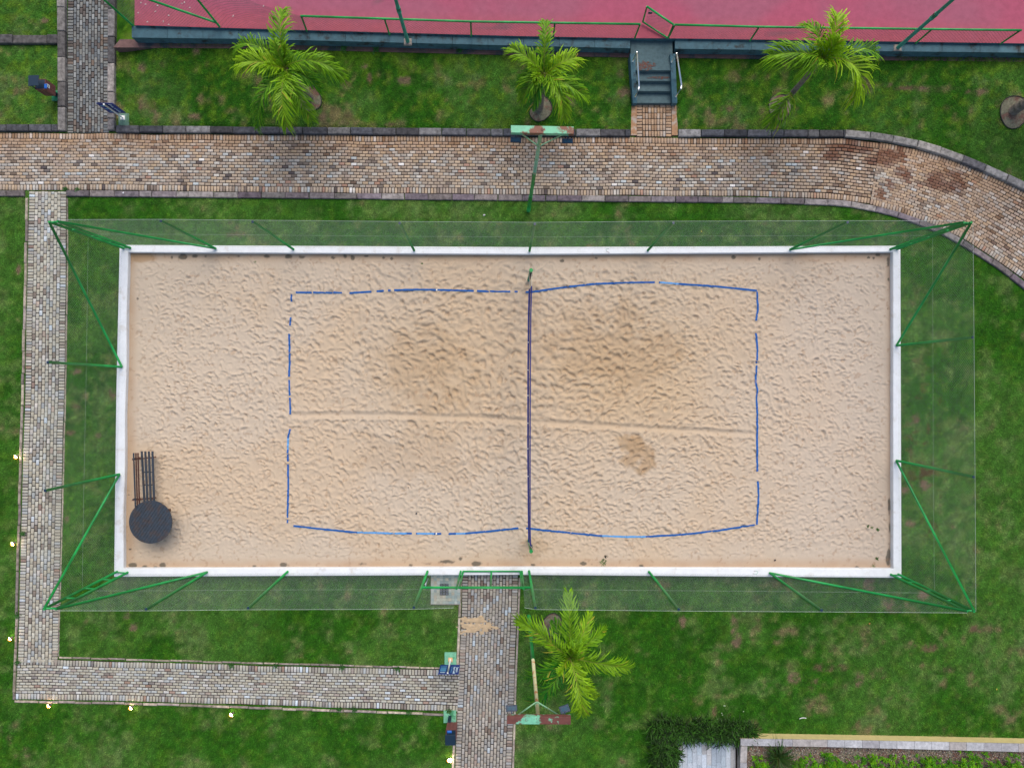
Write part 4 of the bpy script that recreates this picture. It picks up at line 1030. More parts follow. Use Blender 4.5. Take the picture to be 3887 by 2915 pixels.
# ------------------------------------------------------------------ palms
def frond(parent, C, tipv, arch=0.5, leaf=0.42, pairs=34, tone=0.0, curl=0.0, wid=0.034, droop=0.35):
    O = parent.location; C = Vector(C); Tp = Vector(tipv)
    h = Tp - C; hor = Vector((h.x, h.y, 0)); Ln = h.length
    side0 = Vector((-hor.y, hor.x, 0)).normalized()
    P1 = C + hor * 0.30 + Vector((0, 0, arch * 0.9)) + side0 * curl * Ln * 0.3; P2 = C + hor * 0.75 + Vector((0, 0, max(h.z, -0.2) * 0.4 + arch)) + side0 * curl * Ln * 0.5
    def bz(t): u = 1 - t; return C * u ** 3 + P1 * 3 * u * u * t + P2 * 3 * u * t * t + Tp * t ** 3
    b = MB(); rp = [bz(t / 12) for t in range(13)]
    base = (0.16 + 0.05 * tone, 0.22, 0.03)
    b.tube([p - O for p in rp], 0.016, 5, col=base, r1=0.005)
    for i in range(pairs):
        t = 0.07 + 0.93 * (i / (pairs - 1)) ** 0.9
        p = bz(t); d = (bz(min(1, t + .02)) - bz(t - .02)).normalized()
        side = d.cross(Vector((0, 0, 1)));
        if side.length < 0.1: side = side0.copy()
        side.normalize(); upv = side.cross(d).normalized()
        prof = math.sin(math.pi * min(1, 0.22 + t * 0.72)) ** 0.55
        for sg in (-1, 1):
            l = leaf * 1.28 * prof * random.uniform(0.8, 1.12); ang = R(random.uniform(30, 68)) * (1 - 0.42 * t)
            ld = (d * math.cos(ang) + side * sg * math.sin(ang) + upv * random.uniform(-0.05, 0.6)).normalized()
            w = wid * random.uniform(0.8, 1.15)
            wv = ld.cross(upv).normalized() * w / 2
            pa = p; dr_ = droop * random.uniform(.5, 2.4); cv = d * l * random.uniform(-.12, .22); pb = p + ld * l * 0.45 + cv * .3; pc = p + ld * l * 0.78 + cv * .8 + Vector((0, 0, -l * dr_ * 0.5)); pd = p + ld * l * 0.95 + cv * 1.4 + Vector((0, 0, -l * dr_ * 1.15))
            k = random.random()
            g = (0.050 + 0.125 * k + 0.12 * tone, 0.18 + 0.19 * k + 0.13 * tone, 0.004 + 0.004 * k)
            if random.random() < 0.025: g = (0.36, 0.33, 0.03)
            g2 = tuple(min(1, q * 1.25) for q in g)
            n0 = len(b.v)
            vs = [pa - wv * .6, pa + wv * .6, pb - wv, pb + wv, pc - wv * .8, pc + wv * .8, pd]
            b.v += [tuple(v - O) for v in vs]; b.c += [g] * 4 + [g2] * 3
            b.f += [(n0, n0 + 1, n0 + 3, n0 + 2), (n0 + 2, n0 + 3, n0 + 5, n0 + 4), (n0 + 4, n0 + 5, n0 + 6)]
    o = b.build('frond', M['leaf'], parent, colattr=True)
    return o
def palm(base_px, crown_px, zc, tips, label, ring=(0, 0, 44), trunk_r=0.10, leaf=0.42, group='palms on the lawn', pairs=50, extra=5):
    bp = G(*base_px); Cn = P(*crown_px, zc)
    e_ = empty('palm_tree', bp, label, 'palm', group)
    b = MB(); n_ = 14
    for i in range(n_):
        a, c_ = i / n_, (i + 1) / n_
        f = lambda t: bp.lerp(Cn, t) + Vector((0, 0, 0.0))
        r0 = trunk_r * (1.35 - 0.75 * a); b.tube([f(a) - bp, f(a + .8 / n_) - bp, f(c_) - bp], r0, 12, r1=r0 * 0.9)
    b.build('trunk', M['trunk'], e_, smooth=True)
    for tp in tips:
        px_, py_, dz_ = tp[:3]; kw = tp[3] if len(tp) > 3 else {}
        root_ = Cn + Vector((0, 0, random.uniform(-.1, .1)))
        if 'root' in kw: kw = dict(kw); rx = kw.pop('root'); root_ = P(*rx)
        frond(e_, root_, P(px_, py_, zc + dz_), leaf=kw.pop('leaf', leaf) if 'leaf' in kw else leaf, pairs=pairs, **kw)
    for q_ in range(extra):
        a_ = 2 * math.pi * (q_ + random.random()) / extra; l_ = random.uniform(.65, 1.05)
        frond(e_, Cn - Vector((0, 0, .1)), Cn + Vector((math.cos(a_) * l_, math.sin(a_) * l_, -random.uniform(.5, .9))), arch=.3, leaf=leaf * .8, pairs=int(pairs * .7), tone=random.uniform(-.45, -.15))
    for q_ in range(2):
        a_ = random.uniform(0, 6.28); frond(e_, Cn, Cn + Vector((math.cos(a_) * .45, math.sin(a_) * .45, .55)), arch=.2, leaf=leaf * .55, pairs=int(pairs * .5), tone=.6)
    # ring of bare soil
    rc = G(base_px[0] + ring[0], base_px[1] + ring[1], 0.0)
    pb = MB(); vs = [(0, 0, 0.05)]; nr_ = 26
    rr = ring[2] * MPP
    jj = [1 + .05 * math.sin(k * .7 + base_px[0]) + random.uniform(-.015, .015) for k in range(nr_)]
    for k in range(nr_): a = 2 * math.pi * k / nr_; vs.append((math.cos(a) * rr * jj[k], math.sin(a) * rr * jj[k] * 1.1, 0.02))
    vs = [Vector(v) + rc for v in vs]
    for v in vs: v.z = float(terrain(v.x, v.y)) + (0.035 if v is vs[0] else 0.022)
    pb.add(vs, [(0, k + 1, (k + 1) % nr_ + 1) for k in range(nr_)])
    s_ = pb.build('tree_pit', M['soil'], loc=rc); tag(s_, kind='structure')
    rb = MB(); rpts = []
    for k in range(nr_ + 1): v = vs[k % nr_ + 1]; rpts.append(Vector((v.x, v.y, v.z + 0.012)) - rc)
    rb.tube(rpts, 0.014, 6, caps=False); rb.build('pit_edging', M['black'], s_)
    return (rc, rr)
PITS = []
PITS.append(palm((1178, 372), (1086, 262), 2.75, [
    (1084, 40, -0.15, dict(arch=.75, tone=.25, leaf=.46)), (892, 206, -0.7, dict(arch=.55, tone=0.1, curl=-.35)), (908, 250, 0.1, dict(arch=.55, tone=1.0, leaf=.55)),
    (1303, 298, -0.2, dict(arch=.5, tone=.3, curl=.35)), (1088, 480, -0.2, dict(arch=.6, tone=.55, leaf=.46)), (1184, 458, -0.8, dict(arch=.4, tone=.25)),
    (984, 494, -1.3, dict(arch=.3, tone=-.3)), (1040, 160, 0.5, dict(arch=.3, tone=.3, leaf=.3))],
    'large palm left of the open gate, one long frond reaching over the ledge', ring=(0, 6, 42)))
PITS.append(palm((2044, 408), (2063, 285), 2.65, [
    (2068, 82, 0.0, dict(arch=.7, tone=.25, leaf=.34)), (1930, 190, -0.3, dict(arch=.6, tone=.5, curl=.2)), (2188, 222, -0.1, dict(arch=.55, tone=.9, curl=-.2, leaf=.48)),
    (2230, 378, -0.6, dict(arch=.45, tone=.25, curl=-.3)), (2140, 452, -0.4, dict(arch=.5, tone=.6, curl=.2)), (1982, 380, -0.8, dict(arch=.4, tone=.1)), (2030, 312, 0.3, dict(arch=.2, tone=.8, leaf=.2))],
    'middle palm behind the mint floodlight mast, thick ringed trunk showing', ring=(6, 4, 44), trunk_r=0.13))
PITS.append(palm((2960, 408), (3120, 226), 3.5, [
    (3174, 62, 0.35, dict(arch=.55, tone=1.1, leaf=.50)), (2925, 210, -0.1, dict(arch=.5, tone=.3, leaf=.58, curl=.15)), (3040, 100, -0.5, dict(arch=.5, tone=.1, leaf=.4)),
    (3325, 225, -0.6, dict(arch=.5, tone=-.1, leaf=.48)), (3245, 372, -0.3, dict(arch=.6, tone=1.0, leaf=.66, curl=.55)), (3180, 160, 0.6, dict(arch=.3, tone=.8, leaf=.5)),
    (2926, 464, -2.6, dict(arch=.3, tone=.3, root=(3006, 346, 1.3), leaf=.5)), (3060, 250, -.2, dict(arch=.4, tone=.1, leaf=.5))],
    'leaning palm right of the steps with a low sprout at its foot', ring=(0, 0, 44), trunk_r=0.085, leaf=.55, pairs=40, extra=1))
PITS.append(palm((2096, 2372), (2160, 2492), 2.5, [
    (2158, 2254, 0.0, dict(arch=.6, tone=.3, leaf=.40)), (2236, 2330, -0.3, dict(arch=.4, tone=.6, leaf=.30)), (2298, 2385, -0.6, dict(arch=.4, tone=.2, leaf=.32, curl=.3)),
    (1968, 2355, -0.1, dict(arch=.5, tone=.45, leaf=.46, curl=-.25)), (2386, 2536, -0.1, dict(arch=.5, tone=.5, leaf=.48, curl=.2)), (2207, 2708, 0.0, dict(arch=.6, tone=.8, leaf=.52, curl=.15)),
    (2268, 2640, -0.8, dict(arch=.4, tone=.9, leaf=.30)), (1980, 2556, -1.2, dict(arch=.3, tone=-.4, leaf=.42)), (2000, 2654, -1.4, dict(arch=.3, tone=-.5, leaf=.42)), (2190, 2440, .3, dict(arch=.3, tone=.3, leaf=.34))],
    'broad palm beside the gate path, crown next to the rusty floodlight mast', ring=(2, 0, 40), trunk_r=0.12, leaf=.44))
PITS.append(palm((3846, 420), (4190, 215), 3.6, [(4190, 20, 0, {}), (4330, 120, 0, {}), (4360, 300, -.3, {}), (4200, 420, -.3, {}), (4080, 330, -.4, {}), (4090, 110, -.2, {})],
    'palm at the right edge, only its leaning trunk and soil ring in the picture', ring=(4, 6, 54), trunk_r=0.13))

# ------------------------------------------------------------------ bench and table
ben = empty('bench', sandP(565, 1810), 'dark slatted bench with leaning back on the sand by the left wall', 'bench')
BO = ben.location
def slat(name, a_, c_, w_, th, m, parent=ben, rx=0.0):
    a_, c_ = Vector(a_), Vector(c_); d = c_ - a_; ang = math.atan2(d.y, d.x); pit = math.atan2(d.z, d.xy.length)
    rot = Matrix.Rotation(ang, 3, 'Z') @ Matrix.Rotation(-pit, 3, 'Y') @ Matrix.Rotation(rx, 3, 'X')
    return MB().box((a_ + c_) / 2 - parent.location, d.length, w_, th, rot=rot, ch=0.004).build(name, M[m], parent)
zs = 0.22 + 0.43
for xt, xb in ((538, 549), (551.5, 560), (565, 573), (578.5, 586)):
    slat('seat_slat', P(xt, 1713, zs), P(xb, 1922, zs), 0.062, 0.03, 'darkwood')
for j, (xt, xb, z_) in enumerate(((507, 514, zs + .40), (515.5, 521.5, zs + .27), (523.5, 529.5, zs + .14))):
    slat('back_slat', P(xt, 1719, z_), P(xb, 1924, z_), 0.040, 0.032, 'darkwood' if j == 0 else 'redwood', rx=0.2)
for yy in (1738, 1892):
    slat('cross_bearer', P(502, yy + 6, zs - .04), P(592, yy - 3, zs - .04), 0.045, 0.045, 'redwood')
    slat('back_upright', P(524, yy + 3, zs - .05), P(505, yy + 3, zs + .45), 0.04, 0.04, 'darkwood')
    for xx in (530, 580): slat('leg', P(xx, yy, 0.12), P(xx + .2, yy, zs - .05), 0.06, 0.05, 'redwood')
for yy in (1792, 1840): slat('seat_batten', P(545, yy, zs - .028), P(578, yy, zs - .028), 0.035, 0.022, 'darkwood')
tbl = empty('round_table', sandP(571, 1982), 'round dark plank table standing in the corner of the sand', 'table')
zt_ = 0.22 + 0.74; tc = P(571, 1981, zt_); rad = 81 * (H - zt_) / F
ang = R(56); rot = Matrix.Rotation(ang, 3, 'Z'); npk = 16; pw = 2 * rad / npk
for k in range(npk):
    v0 = -rad + pw * k + 0.003; v1 = v0 + pw - 0.007
    pts = []
    lim = lambda v: math.sqrt(max(0, rad * rad - v * v))
    n_ = 6
    for j in range(n_): v = v0 + (v1 - v0) * j / (n_ - 1); pts.append((lim(v), v))
    for j in range(n_): v = v1 + (v0 - v1) * j / (n_ - 1); pts.append((-lim(v), v))
    pl = [rot @ Vector((p[0], p[1], 0)) for p in pts]
    dz = random.uniform(-.003, .003)
    o = MB().prism([(p.x + tc.x - tbl.location.x, p.y + tc.y - tbl.location.y) for p in pl], zt_ - 0.035 + dz - tbl.location.z, zt_ + dz - tbl.location.z).build('plank', M['darkwood'], tbl)
    # slots left by missing fillets
    if 2 < k < 14:
        for q_ in range(4):
            u = random.uniform(-.8, .8) * lim(v0)
            c_ = rot @ Vector((u, v1, 0)); MB().box((c_.x + tc.x - tbl.location.x, c_.y + tc.y - tbl.location.y, zt_ + 0.0055 - tbl.location.z), 0.06, 0.014, 0.004, rot=rot).build('joint_gap', M['black'], o)
MB().tube([tc - tbl.location - Vector((0, 0, .04)), tc - tbl.location - Vector((0, 0, .10))], rad * 0.6, 24).build('under_frame', M['redwood'], tbl)
for k in range(4):
    a = R(45 + 90 * k); q0 = tc + Vector((math.cos(a) * rad * .55, math.sin(a) * rad * .55, -.06)); MB().box(q0 - tbl.location - Vector((0, 0, .36)), 0.08, 0.08, 0.72).build('leg', M['redwood'], tbl)

# ------------------------------------------------------------------ signs
def textmesh(s, size, m, parent, mtx, name='lettering'):
    cu = bpy.data.curves.new(name, 'FONT'); cu.body = s; cu.size = size; cu.extrude = 0.001; cu.offset = size * 0.012
    tmp = bpy.data.objects.new('tmp', cu); COL.objects.link(tmp)
    bpy.context.view_layer.update()
    me = bpy.data.meshes.new_from_object(tmp.evaluated_get(bpy.context.evaluated_depsgraph_get()))
    bpy.data.objects.remove(tmp); bpy.data.curves.remove(cu)
    me.materials.clear(); me.materials.append(m); me.name = name
    o = bpy.data.objects.new(name, me); link(o, parent); o.matrix_local = mtx
    return o
def sign(base_px, z0, rz, w, zb_, zt2, off_x, label, lines, pad, pad_m, title_right, platec, gnd=True):
    bp = P(*base_px, z0); e_ = empty('info_sign', bp, label, 'sign', rz=rz)
    MB().box((pad[0], pad[1], -0.02), pad[2], pad[3], 0.10, ch=0.006).build('concrete_pad', M[pad_m], e_)
    MB().box((0, 0, 0.036), 0.15, 0.15, 0.012, ch=0.003).build('base_plate', M[platec], e_)
    for sx in (-1, 1):
        for sy in (-1, 1): MB().tube([(sx * .05, sy * .05, .04), (sx * .05, sy * .05, .055)], 0.008, 8).build('bolt', M['conc'], e_)
    MB().tube([(0, 0, 0.03), (0, 0, zt2 + 0.02)], 0.028, 14).build('sign_post', M['postwhite'], e_, smooth=True)
    h = zt2 - zb_; yb = 0.045
    # the panel stands behind the post as seen from its front (front looks to local -Y)
    pn = MB().box((off_x, yb, (zb_ + zt2) / 2), w, 0.012, h).build('sign_panel', M['signblue'], e_)
    yf = yb - 0.0085
    # text runs up the panel: rotated a quarter turn
    s = -1 if title_right else 1
    for (txt, u, v, size, mm) in lines:
        # local frame: text x -> panel up(z) ; text y -> viewer's left
        if title_right: mx = Matrix(((0, -1, 0, off_x + u), (0, 0, -1, yf), (1, 0, 0, zb_ + v), (0, 0, 0, 1)))
        else: mx = Matrix(((0, -1, 0, off_x + u), (0, 0, -1, yf), (1, 0, 0, zb_ + v), (0, 0, 0, 1)))
        textmesh(txt, size, M[mm], pn, mx)
    return e_, pn, yf, off_x
def bars(pn, yf, ox, rects):
    for (u0, u1, v0, v1, mm) in rects:
        MB().box((ox + (u0 + u1) / 2, yf, (v0 + v1) / 2), abs(u1 - u0), 0.002, v1 - v0).build('small_print', M[mm], pn)
s1 = sign((468, 449), 0.02, 0.0, 0.54, 0.33, 1.14, 0.0, 'navy information sign on white post at the corner of the grey brick path',
          [('Quadra de Tênis', 0.14, 0.06, 0.085, 'signtext'), ('Tennis court', 0.20, 0.15, 0.05, 'signtext2')], (0.03, -0.06, 0.36, 0.42), 'pad2', True, 'postwhite')
bars(s1[1], s1[2], s1[3], [(-.22, -.06, .9, .98, 'signtext2'), (-.22, -.06, .66, .74, 'signtext2'), (-.2, -.05, .45, .5, 'signtext2'), (.08, .18, 1.02, 1.055, 'signtext')])
s2 = sign((1710, 2502), 0.02, math.pi, 0.66, 0.36, 1.12, -0.02, 'navy court sign with vertical lettering beside the gate path',
          [('Quadra de', -0.23, 0.20, 0.10, 'signtext'), ('Beach Tennis', -0.135, 0.18, 0.10, 'signtext'), ('Beach Tennis court', -0.06, 0.18, 0.062, 'signtext2')], (0.0, -0.015, 0.40, 0.46), 'pad', False, 'base')
bars(s2[1], s2[2], s2[3], [(.10, .29, .50, .535, 'signtext2'), (.10, .29, .60, .68, 'signtext2'), (.10, .29, .73, .86, 'signtext2'), (.10, .29, .91, .94, 'signtext2'), (.12, .28, .98, 1.02, 'signtext')])
MB().tube([(-.20, s2[2] + .002, 1.04), (-.20, s2[2] - .003, 1.04)], 0.035, 18).build('round_emblem', M['signtext'], s2[1])
MB().tube([(-.20, s2[2] - .003, 1.045), (-.20, s2[2] - .005, 1.045)], 0.018, 14).build('emblem_centre', M['signtext2'], s2[1])

# ------------------------------------------------------------------ litter bins
def litter_bin(loc, rz, label, pad, padm, w=0.34, dpt=0.34, zb_=0.34, zt2=0.86, open_w=0.10, foot=(0, 0)):
    e_ = empty('litter_bin', loc, label, 'bin', 'wood slatted litter bins on the lawn', rz=rz)
    MB().box((pad[0], pad[1], -0.02), pad[2], pad[3], 0.09, ch=0.006).build('concrete_pad', M[padm], e_)
    MB().box((foot[0], foot[1], zb_ / 2 + 0.02), 0.10, 0.10, zb_ + .04).build('bin_foot', M['bindark'], e_)
    MB().box((0, 0, (zb_ + zt2) / 2), w - 0.05, dpt - 0.05, zt2 - zb_ - .01).build('liner', M['bindark'], e_)
    for sx, sy, ax_ in ((0, -1, 0), (0, 1, 0), (-1, 0, 1), (1, 0, 1)):
        for k in (-1, 0, 1):
            wd = (w if ax_ == 0 else dpt) / 3
            if ax_ == 0: MB().box((k * wd, sy * (dpt / 2 - .008), (zb_ + zt2) / 2), wd - .006, 0.018, zt2 - zb_).build('slat', M['binwood'], e_)
            else: MB().box((sx * (w / 2 - .008), k * wd, (zb_ + zt2) / 2), 0.018, wd - .006 if abs(k) == 0 else wd - .022, zt2 - zb_).build('slat', M['binwood'], e_)
    for sx in (-1, 1): MB().box((sx * (w / 2 - 0.03), dpt / 2 - 0.02, (zt2 + 1.12) / 2), 0.025, 0.025, 1.12 - zt2).build('roof_bracket', M['bindark'], e_)
    rot = Matrix.Rotation(-0.10, 3, 'X')
    MB().box((0, 0.035, 1.13), w, dpt + 0.02, 0.02, rot=rot, ch=0.004).build('roof', M['bindark'], e_)
    MB().box((0.05, -dpt / 2 + 0.07, zt2 + 0.01), 0.15, 0.08, 0.05, ch=0.02).build('bin_bag', M['bag'], e_)
    return e_
pb_ = P(193, 352, 0)
bin1 = litter_bin((P(193, 347, 0.34).x, P(193, 347, 0.34).y, 0.02), R(90), 'litter bin with white recycling sticker on the lawn left of the grey path', (-0.02, 0, 0.36, 0.33), 'pad3')
bin1.children[0].location = (-0.12, -0.08, 0)
pnl = MB().box((0, -0.172, 0.72), 0.11, 0.006, 0.15).build('sticker', M['wtape'], bin1)
for k in range(3):
    a = R(90 + 120 * k); b_ = R(90 + 120 * (k + 1)); r_ = 0.032
    p_, q_ = Vector((math.cos(a) * r_, -0.176, 0.72 + math.sin(a) * r_)), Vector((math.cos(b_) * r_, -0.176, 0.72 + math.sin(b_) * r_))
    MB().tube([p_.lerp(q_, .12), p_.lerp(q_, .72)], 0.006, 6).build('recycling_arrow', M['pad3'], pnl)
p2_ = P(1717, 2758, 0.34)
bin2 = litter_bin((p2_.x, p2_.y, 0.02), R(180), 'litter bin with dark roof beside the lower end of the gate path', (0.11, -0.20, 0.42, 0.42), 'pad', foot=(0.10, -0.20))
for ch_ in bin2.children:
    if ch_.name.startswith('bin_foot'): ch_.location = (0.0, 0.0, 0.0)

# ------------------------------------------------------------------ garden spotlights
SPOTS = [((62, 1731), 'left of the left path, opposite the bench'), ((50, 2062), 'left of the left path, level with the near wall corner'), ((40, 2422), 'left of the left path, nearest the path corner'),
         ((187, 2677), 'below the bottom path, nearest the path corner'), ((499, 2685), 'below the bottom path, middle of the three'), ((880, 2710), 'below the bottom path, rightmost of the three'), ((1708, 2884), 'beside the gate path below the litter bin')]
for i, ((a_, c_), lab) in enumerate(SPOTS):
    q = P(a_, c_, 0.14); e_ = empty('garden_spotlight', (q.x, q.y, 0.0), 'lit garden spotlight ' + lab, 'spotlight', 'lit garden spotlights along the paths')
    dr = Vector((-0.55, -0.45, 0.55)).normalized() if i < 6 else Vector((0, .1, 1)).normalized()
    MB().tube([(0, 0, -0.05), (0, 0, 0.08)], 0.012, 8).build('spike', M['black'], e_)
    c0_ = Vector((0, 0, 0.12)); MB().tube([c0_ - dr * 0.06, c0_ + dr * 0.03], 0.036, 14).build('housing', M['black'], e_, smooth=True)
    MB().tube([c0_ + dr * 0.03, c0_ + dr * 0.038], 0.062, 16).build('lens', M['lamp'], e_)
    MB().tube([c0_ + Vector((-0.045, -0.04, -0.02)), c0_ + Vector((-0.075, -0.07, -0.03))], 0.055, 14, r1=0.04).build('amber_glow_patch', M['amber'], e_)  # added emissive piece standing in for the orange glow beside the lens
    l = bpy.data.lights.new('spotlight_glow', 'POINT'); l.energy = 0.7; l.color = (1.0, 0.34, 0.08); l.shadow_soft_size = 0.03
    lo = bpy.data.objects.new('spotlight_glow', l); link(lo, e_); lo.location = c0_ + Vector((dr.x * .16, dr.y * .16, -0.03))

# ------------------------------------------------------------------ shower pad, tap
sp0 = MB().prism(wpts([(1636, 2180), (1748, 2180), (1747, 2293), (1635, 2292)]), -0.05, 0.06).build('tiled_pad', M['conc']); tag(sp0, 'pale square tiled pad with drain grate left of the gate', 'tiled pad')
a0, a1 = P(1636, 2182, .07), P(1747, 2292, .07); nt_ = 10
tw_, th_ = (a1.x - a0.x) / nt_, (a0.y - a1.y) / nt_
tcs = [(0.42, 0.42, 0.33), (0.36, 0.40, 0.34), (0.30, 0.36, 0.33), (0.45, 0.40, 0.30), (0.26, 0.32, 0.30), (0.40, 0.43, 0.38)]
for i in range(nt_):
    for j in range(nt_):
        if 3 <= i <= 5 and 3 <= j <= 6: continue
        cc_ = random.choice(tcs); f = random.uniform(.85, 1.1)
        MB().box((0, 0, 0), tw_ - .004, th_ - .004, 0.02, col=tuple(q * f for q in cc_), ch=0.002).build('tile', M['tile'], sp0, colattr=True, loc=None).location = (a0.x + tw_ * (i + .5), a0.y - th_ * (j + .5), 0.068 + random.uniform(-.001, .001))
MB().prism([(a0.x + tw_ * 3, a0.y - th_ * 7), (a0.x + tw_ * 6, a0.y - th_ * 7), (a0.x + tw_ * 6, a0.y - th_ * 3), (a0.x + tw_ * 3, a0.y - th_ * 3)], 0.03, 0.066).build('drain_tray', M['black'], sp0)
for i in range(3):
    for j in range(7): MB().box((a0.x + tw_ * (3.5 + i), a0.y - th_ * (3.28 + j * .57), 0.074), tw_ - .03, 0.022, 0.012).build('grate_bar', M['grate'], sp0)
e_ = empty('tap', P(1625, 2195, 0), 'small chrome standpipe tap on the grass by the tiled pad', 'tap')
MB().tube([(0, 0, 0), (0, 0, .45), (-.02, -.03, .5), (-.03, -.12, .48), (-.03, -.13, .42)], 0.014, 8).build('standpipe', M['steel'], e_, smooth=True)
MB().box((-.025, -.05, .53), 0.05, 0.03, 0.02, ch=.004).build('tap_handle', M['wtape'], e_)

# sand spilled on the gate path
g = 90; ssx, ssy = np.meshgrid(np.linspace(-1.25, 1.25, g), np.linspace(-1.25, 1.25, g))
cS = P(1822, 2372, 0.03)
hh = 1 - (ssx ** 2 + (ssy * 1.05) ** 2) + (fbm(ssx * 2 + 9, ssy * 2, 2.6, 6, 71) - 0.5) * 3.2 - 0.20
hh = np.where((ssx > 0.2), hh - np.abs(ssy + 0.15) * 1.4, hh)
xx = cS.x + ssx * 0.72; yy = cS.y + ssy * 0.37
vz = 0.026 + 0.018 * np.clip(hh, -0.2, 1)
idx = np.arange(g * g).reshape(g, g); ok = (np.minimum(hh[:-1, :-1], hh[1:, 1:]) > 0)
Fq = np.stack([idx[:-1, :-1][ok], idx[:-1, 1:][ok], idx[1:, 1:][ok], idx[1:, :-1][ok]], 1)
o = mesh_np('spilled_sand', np.stack([xx.ravel(), yy.ravel(), vz.ravel()], 1), Fq, M['sand'], cols=np.tile([0.50, 0.37, 0.23], (g * g, 1)) * (0.8 + 0.4 * fbm(xx.ravel(), yy.ravel(), 9, 3, 72))[:, None], smooth=True)
tag(o, kind='stuff')

# ------------------------------------------------------------------ planting bed, patio at the lower right
pat = MB().prism(wpts([(2560, 2770), (2800, 2770), (2800, 3000), (2560, 3000)]), -0.12, 0.0).build('patio', M['joint']); tag(pat, kind='structure')
a0 = P(2572, 2780, 0.02); twd = 18.3 * MPP
pcs = [(0.36, 0.42, 0.47), (0.42, 0.46, 0.50), (0.32, 0.37, 0.42), (0.40, 0.40, 0.40), (0.46, 0.51, 0.56)]
for i in range(12):
    y_ = a0.y - random.uniform(0, .2)
    while y_ > P(0, 2960, 0).y:
        ln = random.choice((0.33, 0.33, 0.66)); f = random.uniform(.85, 1.1); cc_ = random.choice(pcs)
        MB().box((0, 0, 0), twd - .006, ln - .006, 0.03, col=tuple(q * f for q in cc_), ch=0.003).build('tile', M['patio'], pat, colattr=True).location = (a0.x + twd * (i + .5), y_ - ln / 2, 0.012 + random.uniform(-.001, .001)); y_ -= ln
pw_ = empty('planter_wall', P(2825, 2815, 0), 'low wall with grey stone coping and yellow side round the gravel bed', 'planter wall')
PO = pw_.location; zt3 = 0.40
topn = [(2812, 2804), (3100, 2808), (3500, 2815), (3887, 2823), (4000, 2825)]; tops_ = [(2812, 2828), (3100, 2832), (3500, 2842), (3887, 2852), (4000, 2855)]
def xat(l, x): return np.interp(x, [p[0] for p in l], [p[1] for p in l])
b = MB()
for i in range(len(topn) - 1):
    q_ = [P(*tops_[i], zt3), P(*tops_[i + 1], zt3), P(*topn[i + 1], zt3), P(*topn[i], zt3)]
    vs = [Vector((p.x, p.y, -0.05)) - PO for p in q_] + [Vector((p.x, p.y, zt3 - .035)) - PO for p in q_]
    b.add(vs, [(0, 1, 5, 4), (1, 2, 6, 5), (2, 3, 7, 6), (3, 0, 4, 7), (4, 5, 6, 7)])
b.build('wall_body', M['yellow'], pw_)
b = MB().prism([tuple(p)[:2] for p in [P(2814, 2826, .4) - PO, P(2836, 2826, .4) - PO, P(2832, 3000, .4) - PO, P(2810, 3000, .4) - PO]], -0.1, zt3 - .035 ); b.build('wall_return', M['conc'], pw_)
mcs = [(0.38, 0.38, 0.39), (0.32, 0.31, 0.32), (0.44, 0.44, 0.45), (0.36, 0.33, 0.31)]
x_ = 2811
while x_ < 3960:
    x2 = x_ + 66
    q_ = [P(x_ + .6, xat(tops_, x_) + 1, zt3), P(x2 - .6, xat(tops_, x2) + 1, zt3), P(x2 - .6, xat(topn, x2) - 1, zt3), P(x_ + .6, xat(topn, x_) - 1, zt3)]
    cc_ = random.choice(mcs)
    MB().prism([(p.x - PO.x, p.y - PO.y) for p in q_], zt3 - .033, zt3, col=cc_).build('coping_slab', M['marble'], pw_, colattr=True); x_ = x2
y_ = 2831
while y_ < 2990:
    q_ = [P(2812 - (y_ - 2830) * .02, y_ + .6, zt3), P(2837 - (y_ - 2830) * .02, y_ + .6, zt3), P(2836 - (y_ - 2770) * .02, y_ + 62, zt3), P(2811 - (y_ - 2770) * .02, y_ + 62, zt3)]
    MB().prism([(p.x - PO.x, p.y - PO.y) for p in reversed(q_)], zt3 - .033, zt3, col=random.choice(mcs)).build('coping_slab', M['marble'], pw_, colattr=True); y_ += 63
bed = MB().prism([tuple(P(*p, .2))[:2] for p in [(2836, 2826), (3980, 2854), (3980, 3050), (2836, 3050)][::-1]], -0.05, 0.2).build('bed_soil', M['soil']); tag(bed, kind='structure')
# gravel: many small stones
Vs = []; Fs = []; Cs = []; q = 0
octv = np.array([(1, 0, 0), (0, 1, 0), (-1, 0, 0), (0, -1, 0), (0, 0, .7), (0, 0, -.7)], float); octf = np.array([(0, 1, 4), (1, 2, 4), (2, 3, 4), (3, 0, 4), (1, 0, 5), (2, 1, 5), (3, 2, 5), (0, 3, 5)])
gcs = np.array([(0.20, 0.15, 0.12), (0.30, 0.20, 0.13), (0.10, 0.09, 0.09), (0.38, 0.33, 0.28), (0.17, 0.08, 0.06), (0.25, 0.22, 0.20), (0.06, 0.05, 0.05)])
for _ in range(9000):
    px_ = random.uniform(2838, 3960); py_ = random.uniform(xat(tops_, px_), 2975)
    p = P(px_, py_, 0.21); s = random.uniform(.012, .028)
    v = octv * s * rng.uniform(.7, 1.3, (6, 3)); a = random.uniform(0, 6.28); ca, sa = math.cos(a), math.sin(a)
    Vs.append(np.stack([p.x + v[:, 0] * ca - v[:, 1] * sa, p.y + v[:, 0] * sa + v[:, 1] * ca, p.z + v[:, 2]], 1)); Fs.append(octf + 6 * q); q += 1
    Cs.append(np.tile(gcs[rng.integers(0, 7)] * random.uniform(.8, 1.3), (6, 1)))
o = mesh_np('bed_gravel', np.concatenate(Vs), np.concatenate(Fs), M['gravel'], cols=np.concatenate(Cs)); tag(o, kind='stuff')

